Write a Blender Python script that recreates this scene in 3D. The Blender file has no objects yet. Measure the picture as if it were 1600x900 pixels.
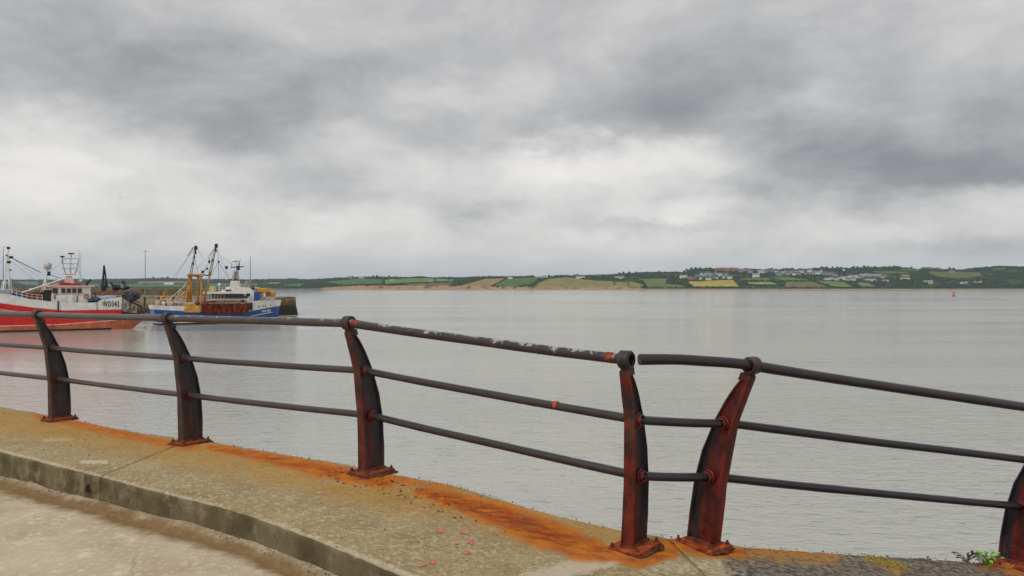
import bpy, bmesh, math, random
from mathutils import Vector, Matrix, noise
import bisect
random.seed(7)
R = math.radians
scene = bpy.context.scene
F = 1250.0          # focal length in pixels of the 1600 px wide picture
EYE = 7.0           # eye height above the low-tide water (z = 0)

# ------------------------------------------------------------------ camera
cam_d = bpy.data.cameras.new('camera'); cam = bpy.data.objects.new('camera', cam_d)
scene.collection.objects.link(cam)
cam.location = (0, 0, EYE); cam.rotation_euler = (R(90), 0, 0)
cam_d.sensor_width = 36; cam_d.lens = 36 * F / 1600
cam_d.clip_start = 0.1; cam_d.clip_end = 60000
scene.camera = cam

# ------------------------------------------------------------------ node helper
class N:
    def __init__(s, tree): s.t = tree
    def n(s, typ, **kw):
        nd = s.t.nodes.new(typ)
        ins = kw.pop('ins', {})
        for k, v in kw.items(): setattr(nd, k, v)
        for k, v in ins.items():
            if isinstance(v, bpy.types.NodeSocket): s.t.links.new(v, nd.inputs[k])
            else: nd.inputs[k].default_value = v
        return nd
    def math(s, op, a, b=0.0, c=0.0, clamp=False):
        return s.n('ShaderNodeMath', operation=op, use_clamp=clamp, ins={0: a, 1: b, 2: c}).outputs[0]
    def vmath(s, op, a, b=(0, 0, 0)):
        nd = s.n('ShaderNodeVectorMath', operation=op, ins={0: a, 1: b})
        return nd.outputs['Value'] if op in ('LENGTH', 'DOT_PRODUCT') else nd.outputs[0]
    def ss(s, x, lo, hi, a=0.0, b=1.0):
        return s.n('ShaderNodeMapRange', interpolation_type='SMOOTHSTEP', ins={0: x, 1: lo, 2: hi, 3: a, 4: b}).outputs[0]
    def lin(s, x, lo, hi, a=0.0, b=1.0):
        return s.n('ShaderNodeMapRange', ins={0: x, 1: lo, 2: hi, 3: a, 4: b}).outputs[0]
    def noise(s, vec, scale, detail=4, rough=0.55, dist=0.0):
        return s.n('ShaderNodeTexNoise', ins={'Vector': vec, 'Scale': scale, 'Detail': detail, 'Roughness': rough, 'Distortion': dist}).outputs['Fac']
    def mix(s, f, a, b, mode='MIX'):
        nd = s.t.nodes.new('ShaderNodeMix'); nd.data_type = 'RGBA'; nd.blend_type = mode
        for k, v in ((0, f), (6, a), (7, b)):
            if isinstance(v, bpy.types.NodeSocket): s.t.links.new(v, nd.inputs[k])
            elif k == 0: nd.inputs[k].default_value = v
            else: nd.inputs[k].default_value = (*v, 1) if len(v) == 3 else v
        return nd.outputs[2]
    def mapv(s, vec, scale=(1, 1, 1), loc=(0, 0, 0), rot=(0, 0, 0)):
        return s.n('ShaderNodeMapping', ins={'Vector': vec, 'Scale': scale, 'Location': loc, 'Rotation': rot}).outputs[0]

# ------------------------------------------------------------------ world: overcast sky with cloud masses
SUN_EL, SUN_ROT = R(52), R(215)
world = bpy.data.worlds.new('World'); scene.world = world; world.use_nodes = True
wt = world.node_tree; wt.nodes.clear(); w = N(wt)
tc = w.n('ShaderNodeTexCoord').outputs['Generated']
d = w.vmath('NORMALIZE', tc)
sx = w.n('ShaderNodeSeparateXYZ', ins={0: d})
zz = w.math('MAXIMUM', sx.outputs[2], 0.0)
den = w.math('ADD', zz, 0.26)
pl = w.n('ShaderNodeCombineXYZ', ins={0: w.math('DIVIDE', sx.outputs[0], den), 1: w.math('DIVIDE', sx.outputs[1], den), 2: 0.0}).outputs[0]
warp = w.n('ShaderNodeTexNoise', ins={'Vector': w.mapv(d, (1, 1, 2.2)), 'Scale': 5.0, 'Detail': 8, 'Roughness': 0.62}).outputs['Color']
dw = w.vmath('ADD', d, w.vmath('MULTIPLY', w.vmath('SUBTRACT', warp, (0.5, 0.5, 0.5)), (0.15, 0.0, 0.12)))
big = w.noise(pl, 1.9, 9, 0.60, 0.2)
fine = w.noise(w.mapv(d, (1.0, 1.0, 2.0), (3, 7, 0)), 6.5, 9, 0.62, 0.35)
val = w.math('ADD', w.math('MULTIPLY', w.math('SUBTRACT', big, 0.5), 0.34), w.math('MULTIPLY', w.math('SUBTRACT', fine, 0.5), 0.42))
val = w.math('ADD', val, 0.585)
def dirpx(px, py):
    return Vector(((px - 800) / F, 1, (450 - py) / F)).normalized()
clouds = [
 (800, 60, 900, 170, -.10), (1430, 190, 420, 170, -.13), (250, 110, 420, 150, -.07), (420, 330, 620, 90, .05), (1000, 285, 260, 70, .07),  # direction given through a bearing, half sizes, strength
 (220, 130, 280, 100, -.14), (350, 205, 210, 66, -.11), (60, 90, 180, 90, -.05), (680, 215, 100, 38, -.12), (560, 300, 150, 42, -.13), (740, 325, 110, 26, -.13),
 (960, 190, 240, 48, -.15), (1090, 205, 120, 28, -.07), (1180, 125, 240, 60, -.05), (1100, 110, 260, 60, -.05), (1400, 275, 280, 52, -.19), (1540, 225, 200, 80, -.09), (1240, 245, 130, 50, -.07),
 (1020, 352, 140, 14, -.10), (1560, 385, 150, 28, -.10), (1250, 45, 200, 60, -.04), (830, 60, 120, 60, -.02),
 (90, 230, 150, 55, .13), (20, 290, 120, 50, .08), (500, 215, 90, 38, .10), (650, 160, 110, 36, .08), (880, 250, 130, 32, .17), (1080, 262, 130, 36, .13),
 (1230, 165, 110, 26, .09), (1090, 330, 100, 22, .09), (1560, 300, 130, 26, .16), (1420, 345, 170, 24, .06), (560, 40, 160, 40, .05), (820, 110, 60, 60, .06), (1580, 40, 110, 90, .05)]
for (px, py, rx, ry, amt) in clouds:
    c = dirpx(px, py)
    df = w.vmath('SUBTRACT', dw, tuple(c))
    ln = w.vmath('LENGTH', w.vmath('MULTIPLY', df, (F / rx, 0.9, F / ry)))
    val = w.math('ADD', val, w.ss(ln, 1.35, 0.0, 0.0, amt))
ramp = w.n('ShaderNodeValToRGB', ins={0: val}); cr = ramp.color_ramp
cr.interpolation = 'B_SPLINE'
cr.elements[0].position = 0.18; cr.elements[0].color = (0.185, 0.195, 0.212, 1)
cr.elements[1].position = 0.80; cr.elements[1].color = (0.74, 0.73, 0.715, 1)
for p, c in ((0.34, (0.30, 0.307, 0.322)), (0.50, (0.44, 0.443, 0.452)), (0.66, (0.60, 0.597, 0.592))):
    e = cr.elements.new(p); e.color = (*c, 1)
# low down the cloud deck thins into grey-blue distance
hz_f = w.ss(sx.outputs[2], 0.062, 0.0, 0.0, 0.8)
cloudc = w.mix(hz_f, ramp.outputs[0], (0.40, 0.445, 0.49))
# below the horizon the world is just more of the same grey air
nish = w.n('ShaderNodeTexSky', sky_type='NISHITA', sun_disc=False, sun_elevation=SUN_EL, sun_rotation=SUN_ROT).outputs[0]
cl = w.vmath('MULTIPLY', cloudc, (10.3, 10.15, 9.95))
sky = w.mix(0.96, nish, cl)
bg = w.n('ShaderNodeBackground', ins={'Color': sky, 'Strength': 0.1})
w.t.links.new(bg.outputs[0], w.n('ShaderNodeOutputWorld').inputs[0])

sun_d = bpy.data.lights.new('sun', 'SUN'); sun_d.energy = 1.4; sun_d.angle = R(14); sun_d.color = (1, 0.96, 0.9)
sun = bpy.data.objects.new('sun', sun_d); scene.collection.objects.link(sun)
sun.rotation_euler = (R(90) - SUN_EL, 0, R(180) - SUN_ROT + R(180) - R(0))
sun.rotation_euler = (Vector((math.sin(SUN_ROT) * math.cos(SUN_EL), math.cos(SUN_ROT) * math.cos(SUN_EL), math.sin(SUN_EL)))).to_track_quat('Z', 'Y').to_euler()

vs = scene.view_settings
vs.view_transform = 'Standard'; vs.look = 'None'; vs.exposure = 0.28; vs.gamma = 1.0; vs.use_curve_mapping = False

# ------------------------------------------------------------------ object helpers
COL = scene.collection
def tag(o, label=None, cat=None, group=None, kind=None):
    if label: o['label'] = label
    if cat: o['category'] = cat
    if group: o['group'] = group
    if kind: o['kind'] = kind
    return o
def empty(name, loc=(0, 0, 0), rz=0.0, parent=None):
    o = bpy.data.objects.new(name, None); COL.objects.link(o)
    o.location = loc; o.rotation_euler = (0, 0, rz); o.empty_display_size = 0.3
    if parent: o.parent = parent
    return o
def mesh_obj(name, verts, faces, mats, parent=None, midx=None, smooth=False):
    me = bpy.data.meshes.new(name); me.from_pydata([tuple(v) for v in verts], [], faces)
    for m in (mats if isinstance(mats, (list, tuple)) else [mats]): me.materials.append(m)
    if midx: me.polygons.foreach_set('material_index', midx)
    if smooth: me.polygons.foreach_set('use_smooth', [True] * len(me.polygons))
    me.update()
    o = bpy.data.objects.new(name, me); COL.objects.link(o)
    if parent: o.parent = parent
    return o
def frame(dirv):
    dirv = dirv.normalized()
    up = Vector((0, 0, 1)) if abs(dirv.z) < 0.95 else Vector((0, 1, 0))
    a = dirv.cross(up).normalized(); b = a.cross(dirv).normalized()
    return a, b
class MB:
    def __init__(s): s.v = []; s.f = []; s.sm = []
    def add(s, vs, fs, smooth=False):
        n = len(s.v); s.v += [Vector(v) for v in vs]; s.f += [tuple(i + n for i in f) for f in fs]; s.sm += [smooth] * len(fs)
        return s
    def box(s, c, size, rz=0.0, taper=(1, 1), tilt=None):
        x, y, z = [k / 2 for k in size]
        M = Matrix.Rotation(rz, 3, 'Z')
        if tilt: M = M @ Matrix.Rotation(tilt[1], 3, tilt[0])
        vs = []
        for sz in (-1, 1):
            tx, ty = (1, 1) if sz < 0 else taper
            for a, b in ((-1, -1), (1, -1), (1, 1), (-1, 1)):
                vs.append(Vector(c) + M @ Vector((a * x * tx, b * y * ty, sz * z)))
        return s.add(vs, [(3, 2, 1, 0), (4, 5, 6, 7), (0, 1, 5, 4), (1, 2, 6, 5), (2, 3, 7, 6), (3, 0, 4, 7)])
    def bbox(s, c, size, bev, rz=0.0):           # box with chamfered edges (octagon plan + top bevel)
        x, y, z = [k / 2 for k in size]; M = Matrix.Rotation(rz, 3, 'Z')
        def ring(dx, zz):
            b = bev; X, Y = x - dx, y - dx
            return [Vector(c) + M @ Vector(p) for p in ((-X + b, -Y, zz), (X - b, -Y, zz), (X, -Y + b, zz), (X, Y - b, zz), (X - b, Y, zz), (-X + b, Y, zz), (-X, Y - b, zz), (-X, -Y + b, zz))]
        return s.loft([ring(bev, -z), ring(0, -z + bev), ring(0, z - bev), ring(bev, z)], True)
    def loft(s, rings, caps=True, smooth=False, close=True):
        n = len(rings[0]); vs = [v for r in rings for v in r]; fs = []
        for k in range(len(rings) - 1):
            for i in range(n if close else n - 1):
                j = (i + 1) % n
                fs.append((k * n + i, k * n + j, (k + 1) * n + j, (k + 1) * n + i))
        s.add(vs, fs, smooth)
        if caps:
            s.add(rings[0], [tuple(range(n))[::-1]]); s.add(rings[-1], [tuple(range(n))])
        return s
    def tube(s, pts, r, n=8, caps=True, smooth=True, jit=0.0):
        pts = [Vector(p) for p in pts]; rings = []
        for i, p in enumerate(pts):
            t = (pts[min(i + 1, len(pts) - 1)] - pts[max(i - 1, 0)])
            a, b = frame(t); rr = r[i] if isinstance(r, (list, tuple)) else r
            rings.append([p + (a * math.cos(2 * math.pi * k / n) + b * math.sin(2 * math.pi * k / n)) * rr * (1 + (random.uniform(-jit, jit) if jit else 0)) for k in range(n)])
        return s.loft(rings, caps, smooth)
    def bar(s, p, q, r, n=6, r2=None): return s.tube([p, q], [r, r if r2 is None else r2], n)
    def ring(s, c, axis, ro, ri, h, n=20):       # hollow collar along an axis
        c = Vector(c); axis = Vector(axis).normalized(); a, b = frame(axis); rings = []
        bv = min(h * .22, (ro - ri) * .35)
        for (rad, t) in ((ri, -h / 2), (ro - bv, -h / 2), (ro, -h / 2 + bv), (ro, h / 2 - bv), (ro - bv, h / 2), (ri, h / 2), (ri, -h / 2)):
            rings.append([c + axis * t + (a * math.cos(2 * math.pi * k / n) + b * math.sin(2 * math.pi * k / n)) * rad for k in range(n)])
        return s.loft(rings, False, False)
    def sph(s, c, r, nu=10, nv=7, sc=(1, 1, 1), top=False):
        c = Vector(c); rings = []
        for j in range(1, nv):
            th = math.pi * j / nv
            rings.append([c + Vector((math.sin(th) * math.cos(2 * math.pi * i / nu) * r * sc[0], math.sin(th) * math.sin(2 * math.pi * i / nu) * r * sc[1], math.cos(th) * r * sc[2])) for i in range(nu)])
        rings = rings[::-1]
        return s.loft(rings, True, True)
    def build(s, name, m, parent=None, label=None):
        me = bpy.data.meshes.new(name); me.from_pydata([tuple(v) for v in s.v], [], s.f)
        me.materials.append(m); me.polygons.foreach_set('use_smooth', s.sm); me.update()
        o = bpy.data.objects.new(name, me); COL.objects.link(o)
        if parent: o.parent = parent
        if label: o['label'] = label
        return o
def copy_tree(o, parent=None):
    c = o.copy(); COL.objects.link(c); c.parent = parent
    for ch in o.children: copy_tree(ch, c)
    return c

# ------------------------------------------------------------------ materials
def base_mat(name):
    m = bpy.data.materials.new(name); m.use_nodes = True; m.node_tree.nodes.clear()
    t = N(m.node_tree); b = t.n('ShaderNodeBsdfPrincipled'); o = t.n('ShaderNodeOutputMaterial')
    m.node_tree.links.new(b.outputs[0], o.inputs[0])
    return m, t, b
def L(t, a, b): t.t.links.new(a, b)
def simple(name, col, rough=0.6, metal=0.0, var=0.18, scale=3.0, dirt=None, dirt_amt=0.0, bump=0.0):
    m, t, b = base_mat(name)
    co = t.n('ShaderNodeTexCoord').outputs['Object']
    nz = t.noise(co, scale, 5, 0.6)
    dark = tuple(c * (1 - var * 1.6) for c in col); lite = tuple(min(1, c * (1 + var)) for c in col)
    c = t.mix(t.lin(nz, 0.3, 0.7), dark, lite)
    if dirt:
        n2 = t.noise(t.mapv(co, (1, 1, 0.35)), scale * 2.3, 6, 0.65)
        c = t.mix(t.ss(n2, 0.62 - dirt_amt * .4, 0.72 - dirt_amt * .25), c, dirt)
    L(t, c, b.inputs['Base Color'])
    L(t, t.lin(nz, 0.2, 0.8, rough + 0.08, rough - 0.08), b.inputs['Roughness']); b.inputs['Metallic'].default_value = metal
    if bump:
        bp = t.n('ShaderNodeBump', ins={'Height': t.noise(co, scale * 8, 4), 'Strength': bump, 'Distance': 0.02}); L(t, bp.outputs[0], b.inputs['Normal'])
    return m

# iron of the posts: near-black old paint, brown bloom, bright rust in places (object colour: R redness, G brown bloom)
def iron_mat():
    m, t, b = base_mat('old_painted_iron')
    co = t.n('ShaderNodeTexCoord').outputs['Object']
    oi = t.n('ShaderNodeObjectInfo'); oc = t.n('ShaderNodeSeparateColor', ins={0: oi.outputs['Color']})
    s = t.n('ShaderNodeSeparateXYZ', ins={0: co})
    n1 = t.noise(t.mapv(co, (1, 1, 0.45)), 9, 7, 0.65); n2 = t.noise(t.mapv(co, (1, 1, .5)), 34, 6, 0.7); n3 = t.noise(t.mapv(co, (1, 1, 0.18), (4, 2, 9)), 16, 5, 0.6)
    paint = t.mix(n2, (0.007, 0.006, 0.013), (0.026, 0.020, 0.030))
    # rust grows towards the foot and round the fixings
    foot = t.ss(s.outputs[2], 1.05, 0.0)
    k = t.math('ADD', t.math('MULTIPLY', foot, 0.28), t.math('ADD', n1, t.math('MULTIPLY', oc.outputs[1], 0.30)))
    brown = t.mix(t.ss(n1, .34, .66), (0.018, 0.009, 0.010), (0.072, 0.036, 0.028))
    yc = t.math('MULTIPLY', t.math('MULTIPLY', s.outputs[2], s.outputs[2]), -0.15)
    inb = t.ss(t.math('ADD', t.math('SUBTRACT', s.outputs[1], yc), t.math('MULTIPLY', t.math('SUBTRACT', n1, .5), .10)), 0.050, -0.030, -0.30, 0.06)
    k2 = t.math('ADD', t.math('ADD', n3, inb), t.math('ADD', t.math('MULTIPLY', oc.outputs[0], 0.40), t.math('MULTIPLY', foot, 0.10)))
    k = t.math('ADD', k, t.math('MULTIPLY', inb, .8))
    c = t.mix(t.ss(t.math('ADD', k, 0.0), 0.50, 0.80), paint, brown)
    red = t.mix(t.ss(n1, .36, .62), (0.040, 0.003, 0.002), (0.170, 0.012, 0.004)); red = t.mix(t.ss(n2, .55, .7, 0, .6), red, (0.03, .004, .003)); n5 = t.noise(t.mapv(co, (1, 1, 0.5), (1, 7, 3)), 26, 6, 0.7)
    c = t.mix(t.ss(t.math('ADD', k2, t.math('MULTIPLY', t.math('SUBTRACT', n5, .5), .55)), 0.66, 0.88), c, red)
    fl = t.ss(t.noise(co, 60, 3, 0.5), 0.70, 0.76)
    c = t.mix(t.math('MULTIPLY', fl, 0.6), c, (0.17, 0.07, 0.035))
    L(t, c, b.inputs['Base Color'])
    L(t, t.lin(n1, 0.3, 0.7, 0.36, 0.62), b.inputs['Roughness'])
    h = t.math('ADD', n2, t.math('MULTIPLY', n1, 1.2))
    bp = t.n('ShaderNodeBump', ins={'Height': h, 'Strength': 0.9, 'Distance': 0.006}); L(t, bp.outputs[0], b.inputs['Normal'])
    return m
def rust_mat(name, a=(0.10, 0.022, 0.010), c2=(0.30, 0.09, 0.03)):
    m, t, b = base_mat(name)
    co = t.n('ShaderNodeTexCoord').outputs['Object']
    n1 = t.noise(co, 22, 7, 0.68); n2 = t.noise(co, 90, 4, 0.6)
    c = t.mix(t.ss(n1, 0.36, 0.66), a, c2); c = t.mix(t.math('MULTIPLY', t.ss(n2, 0.55, 0.7), 0.5), c, (0.05, 0.025, 0.02))
    L(t, c, b.inputs['Base Color']); b.inputs['Roughness'].default_value = 0.85
    bp = t.n('ShaderNodeBump', ins={'Height': t.math('ADD', n1, n2), 'Strength': 0.6, 'Distance': 0.004}); L(t, bp.outputs[0], b.inputs['Normal'])
    b.inputs['Specular IOR Level'].default_value = .3
    return m
# pipe rails: object colour R = how much the paint on top has worn to bare pale metal, G = rust
def pipe_mat():
    m, t, b = base_mat('worn_pipe_paint')
    geo = t.n('ShaderNodeNewGeometry'); co = geo.outputs['Position']
    oi = t.n('ShaderNodeObjectInfo'); oc = t.n('ShaderNodeSeparateColor', ins={0: oi.outputs['Color']})
    nzv = t.n('ShaderNodeSeparateXYZ', ins={0: geo.outputs['Normal']}).outputs[2]
    n1 = t.noise(co, 7, 6, 0.65); n2 = t.noise(co, 45, 4, 0.55); n3 = t.noise(t.mapv(co, (1, 1, 1), (5, 5, 5)), 13, 5, 0.65)
    paint = t.mix(n1, (0.006, 0.004, 0.008), (0.036, 0.026, 0.032)); paint = t.mix(oc.outputs[2], paint, t.mix(n1, (0.045, 0.034, 0.032), (0.12, 0.10, 0.095)))
    patch = t.math('ADD', t.math('MULTIPLY', n3, 0.55), t.math('MULTIPLY', n2, 0.55))
    wear = t.math('ADD', patch, t.math('MULTIPLY', nzv, 0.16))
    wm = t.ss(t.math('ADD', wear, t.math('MULTIPLY', oc.outputs[0], 0.26)), 0.86, 0.89)
    c = t.mix(wm, paint, t.mix(n3, (0.08, 0.078, 0.085), (0.44, 0.43, 0.43)))
    rk = t.math('ADD', t.math('ADD', n1, t.math('MULTIPLY', oc.outputs[1], 0.30)), t.math('MULTIPLY', nzv, -0.10))
    c = t.mix(t.ss(rk, 0.66, 0.80), c, t.mix(n2, (0.055, 0.018, 0.012), (0.17, 0.045, 0.02)))
    L(t, c, b.inputs['Base Color'])
    b.inputs['Specular IOR Level'].default_value = .5; L(t, t.lin(n2, 0.3, 0.7, 0.28, 0.42), b.inputs['Roughness'])
    bp = t.n('ShaderNodeBump', ins={'Height': t.math('ADD', n2, t.math('MULTIPLY', wm, 0.5)), 'Strength': 0.3, 'Distance': 0.002}); L(t, bp.outputs[0], b.inputs['Normal'])
    return m
IRON, PIPE = iron_mat(), pipe_mat()
RUST = rust_mat('flaking_rust', (0.075, 0.014, 0.008), (0.24, 0.060, 0.022)); RINGD = rust_mat('dark_ring_brown', (0.035, 0.012, 0.006), (0.14, 0.045, 0.012)); RUST2 = rust_mat('orange_rust', (0.12, 0.010, 0.004), (0.40, 0.080, 0.012))

def slab_mat():
    m, t, b = base_mat('weathered_concrete')
    co = t.n('ShaderNodeNewGeometry').outputs['Position']
    at = lambda nme: t.n('ShaderNodeAttribute', attribute_name=nme).outputs['Fac']
    rust, och, coarse, pale, side = at('rust'), at('ochre'), at('coarse'), at('pale'), at('side')
    n1 = t.noise(co, 2.2, 7, 0.62); n2 = t.noise(co, 26, 8, 0.72); n3 = t.noise(co, 120, 5, 0.7); n4 = t.noise(t.mapv(co, (1, 1, 1), (9, 3, 1)), 7, 6, 0.6)
    c = t.mix(t.lin(n1, 0.3, 0.7), (0.235, 0.178, 0.088), (0.40, 0.318, 0.178))
    c = t.mix(t.ss(n2, 0.48, 0.66), c, (0.52, 0.435, 0.27))
    c = t.mix(t.ss(n3, 0.53, 0.64, 0.0, 0.75), c, (0.095, 0.072, 0.04))
    spk = t.ss(t.n('ShaderNodeTexVoronoi', ins={'Vector': co, 'Scale': 46}).outputs['Distance'], 0.20, 0.10)
    c = t.mix(t.math('MULTIPLY', spk, t.ss(n4, 0.46, 0.62, 0.0, 0.8)), c, (0.56, 0.49, 0.34))
    mott = t.noise(co, 55, 4, 0.75); c = t.mix(t.ss(mott, 0.56, 0.68, 0, .7), c, (0.13, 0.10, 0.055)); c = t.mix(t.ss(mott, 0.42, 0.32, 0, .6), c, (0.56, 0.48, 0.31))
    # coarse broken surface on the right
    cc = t.mix(t.ss(n2, 0.42, 0.6), (0.075, 0.062, 0.05), (0.235, 0.20, 0.155)); cc = t.mix(spk, cc, (0.34, 0.30, 0.26))
    c = t.mix(t.ss(t.math('ADD', coarse, t.math('MULTIPLY', t.math('SUBTRACT', n4, 0.5), 0.7)), 0.4, 0.6), c, cc)
    c = t.mix(t.math('MULTIPLY', t.ss(t.math('ADD', pale, t.math('MULTIPLY', t.math('SUBTRACT', n2, 0.5), 1.1)), 0.35, 0.75), 0.75), c, (0.54, 0.47, 0.34))
    # ochre bloom, then orange rust run from the posts
    o_m = t.ss(t.math('ADD', och, t.math('ADD', t.math('MULTIPLY', t.math('SUBTRACT', n4, 0.5), 1.3), t.math('MULTIPLY', t.math('SUBTRACT', n2, 0.5), 1.2))), 0.25, 1.15)
    c = t.mix(t.math('MULTIPLY', o_m, 0.64), c, t.mix(n2, (0.32, 0.135, 0.008), (0.50, 0.27, 0.035)))
    r_m = t.ss(t.math('ADD', rust, t.math('ADD', t.math('MULTIPLY', t.math('SUBTRACT', n4, 0.5), 1.0), t.math('MULTIPLY', t.math('SUBTRACT', n2, 0.5), 0.9))), 0.22, 0.74)
    stk = t.noise(t.mapv(co, (1.0, 2.6, 1), rot=(0, 0, 0.62)), 5.5, 7, 0.68, .5); r_c = t.mix(t.ss(n4, .36, .62), (0.36, 0.056, 0.002), (0.51, 0.150, 0.006)); r_c = t.mix(t.math('MULTIPLY', t.ss(rust, 0.6, 1.0), t.ss(stk, .42, .60)), r_c, (0.22, 0.026, 0.003)); r_c = t.mix(t.ss(n2, .5, .68, 0, .4), r_c, (0.50, 0.20, 0.02))
    c = t.mix(t.math('MULTIPLY', r_m, 0.92), c, r_c)
    c = t.mix(t.ss(mott, 0.55, 0.70, 0, .45), c, (0.11, 0.045, 0.012))
    # dark crumbs and holes
    pits = t.ss(t.noise(t.mapv(co, (1, 1, 1), (2, 8, 5)), 30, 3, 0.5), 0.715, 0.75)
    c = t.mix(pits, c, (0.045, 0.03, 0.02))
    # vertical faces: darker brown with near-black blotches
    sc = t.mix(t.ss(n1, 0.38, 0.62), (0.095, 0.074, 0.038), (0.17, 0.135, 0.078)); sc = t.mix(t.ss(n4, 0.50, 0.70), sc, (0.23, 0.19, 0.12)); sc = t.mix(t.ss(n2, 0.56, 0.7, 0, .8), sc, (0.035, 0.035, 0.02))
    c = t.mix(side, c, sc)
    L(t, c, b.inputs['Base Color']); b.inputs['Roughness'].default_value = 0.9; b.inputs['Specular IOR Level'].default_value = .15
    h = t.math('ADD', t.math('MULTIPLY', n3, 0.5), t.math('ADD', t.math('MULTIPLY', n2, 0.9), t.math('MULTIPLY', pits, -1.2)))
    bp = t.n('ShaderNodeBump', ins={'Height': h, 'Strength': 0.75, 'Distance': 0.012}); L(t, bp.outputs[0], b.inputs['Normal'])
    return m
def road_mat():
    m, t, b = base_mat('worn_concrete_road')
    co = t.n('ShaderNodeNewGeometry').outputs['Position']
    edge = t.n('ShaderNodeAttribute', attribute_name='gutter').outputs['Fac']
    n1 = t.noise(co, 1.6, 7, 0.6, 0.4); n2 = t.noise(co, 22, 8, 0.72); n3 = t.noise(co, 130, 4, 0.7); n4 = t.noise(t.mapv(co, (1, 1, 1), (9, 3, 1)), 5.5, 6, 0.6)
    c = t.mix(t.lin(n1, 0.32, 0.68), (0.36, 0.285, 0.185), (0.52, 0.432, 0.315))
    c = t.mix(t.ss(n2, 0.5, 0.68), c, (0.62, 0.53, 0.385)); c = t.mix(t.ss(n3, 0.54, 0.66, 0, .6), c, (0.24, 0.19, 0.13))
    c = t.mix(t.math('MULTIPLY', t.ss(n4, 0.56, 0.7), 0.6), c, (0.66, 0.59, 0.46))
    cr1 = t.n('ShaderNodeTexVoronoi', feature='DISTANCE_TO_EDGE', ins={'Vector': t.vmath('ADD', co, t.vmath('MULTIPLY', t.n('ShaderNodeTexNoise', ins={'Vector': co, 'Scale': 2.5, 'Detail': 5}).outputs['Color'], (0.5, 0.5, 0.0))), 'Scale': 0.55}).outputs['Distance']
    c = t.mix(t.ss(cr1, 0.004, 0.001, 0, .25), c, (0.10, 0.08, 0.055))
    g = t.ss(t.math('ADD', edge, t.math('MULTIPLY', t.math('SUBTRACT', n4, 0.5), 1.2)), 0.30, 0.95)
    c = t.mix(t.math('MULTIPLY', g, 0.9), c, t.mix(n2, (0.10, 0.050, 0.014), (0.26, 0.155, 0.06)))
    L(t, c, b.inputs['Base Color']); b.inputs['Roughness'].default_value = 0.92; b.inputs['Specular IOR Level'].default_value = .15
    bp = t.n('ShaderNodeBump', ins={'Height': t.math('ADD', n2, t.math('MULTIPLY', n3, 0.5)), 'Strength': 0.7, 'Distance': 0.010}); L(t, bp.outputs[0], b.inputs['Normal'])
    return m
SLAB, ROAD = slab_mat(), road_mat()

def water_mat():
    m, t, b = base_mat('silty_estuary_water')
    co = t.n('ShaderNodeNewGeometry').outputs['Position']
    big = t.noise(t.mapv(co, (0.25, 1, 1)), 0.012, 4, 0.5)
    c = t.mix(t.lin(big, 0.35, 0.65), (0.38, 0.383, 0.35), (0.45, 0.452, 0.415))
    L(t, c, b.inputs['Base Color'])
    b.inputs['IOR'].default_value = 1.33; b.inputs['Specular IOR Level'].default_value = 0.5
    # ripples: fine near the quay, longer chop beyond; calm lanes in between
    a1 = t.noise(t.mapv(co, (0.55, 1.25, 1), rot=(0, 0, 0.25)), 4.2, 3, 0.6, 0.3)
    a2 = t.noise(t.mapv(co, (0.5, 1.2, 1), rot=(0, 0, -0.2)), 1.1, 4, 0.55, 0.4)
    a3 = t.noise(t.mapv(co, (0.35, 1.0, 1)), 0.16, 3, 0.5)
    sp = t.n('ShaderNodeSeparateXYZ', ins={0: co})
    shelter = t.ss(t.math('ADD', sp.outputs[0], t.math('MULTIPLY', sp.outputs[1], 0.22)), 30, -45, 1.0, 0.16)   # lee of the pier
    lane = t.ss(t.noise(t.mapv(co, (0.18, 1, 1), (7, 2, 0)), 0.03, 4, 0.55), 0.38, 0.60, 0.28, 1.0)
    lane = t.math('MULTIPLY', lane, shelter)
    a4 = t.ss(t.noise(t.mapv(co, (0.40, 1.3, 1), (3, 3, 0), (0, 0, .12)), 2.3, 2, 0.5, .5), 0.60, 0.74); a1 = t.math('ADD', a1, t.math('MULTIPLY', a4, .9))
    h = t.math('ADD', t.math('MULTIPLY', a1, 0.44), t.math('ADD', t.math('MULTIPLY', a2, 0.62), t.math('MULTIPLY', a3, 0.55)))
    bp = t.n('ShaderNodeBump', ins={'Height': t.math('MULTIPLY', h, lane), 'Strength': 0.9, 'Distance': 0.24}); L(t, bp.outputs[0], b.inputs['Normal'])
    L(t, t.lin(lane, 0.1, 1.0, 0.05, 0.12), b.inputs['Roughness'])
    return m

# ------------------------------------------------------------------ water
WATER = water_mat()
bm_v, bm_f = [], []
xs = [-7000, -3000, -600, -150, 150, 600, 3000, 7000]; ys = [-2000, -300, 0, 60, 300, 1200, 3500, 7000]
for y in ys:
    for x in xs: bm_v.append((x, y, 0))
nx = len(xs)
for j in range(len(ys) - 1):
    for i in range(nx - 1): bm_f.append((j * nx + i, j * nx + i + 1, (j + 1) * nx + i + 1, (j + 1) * nx + i))
tag(mesh_obj('water', bm_v, bm_f, WATER), kind='structure')

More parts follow.
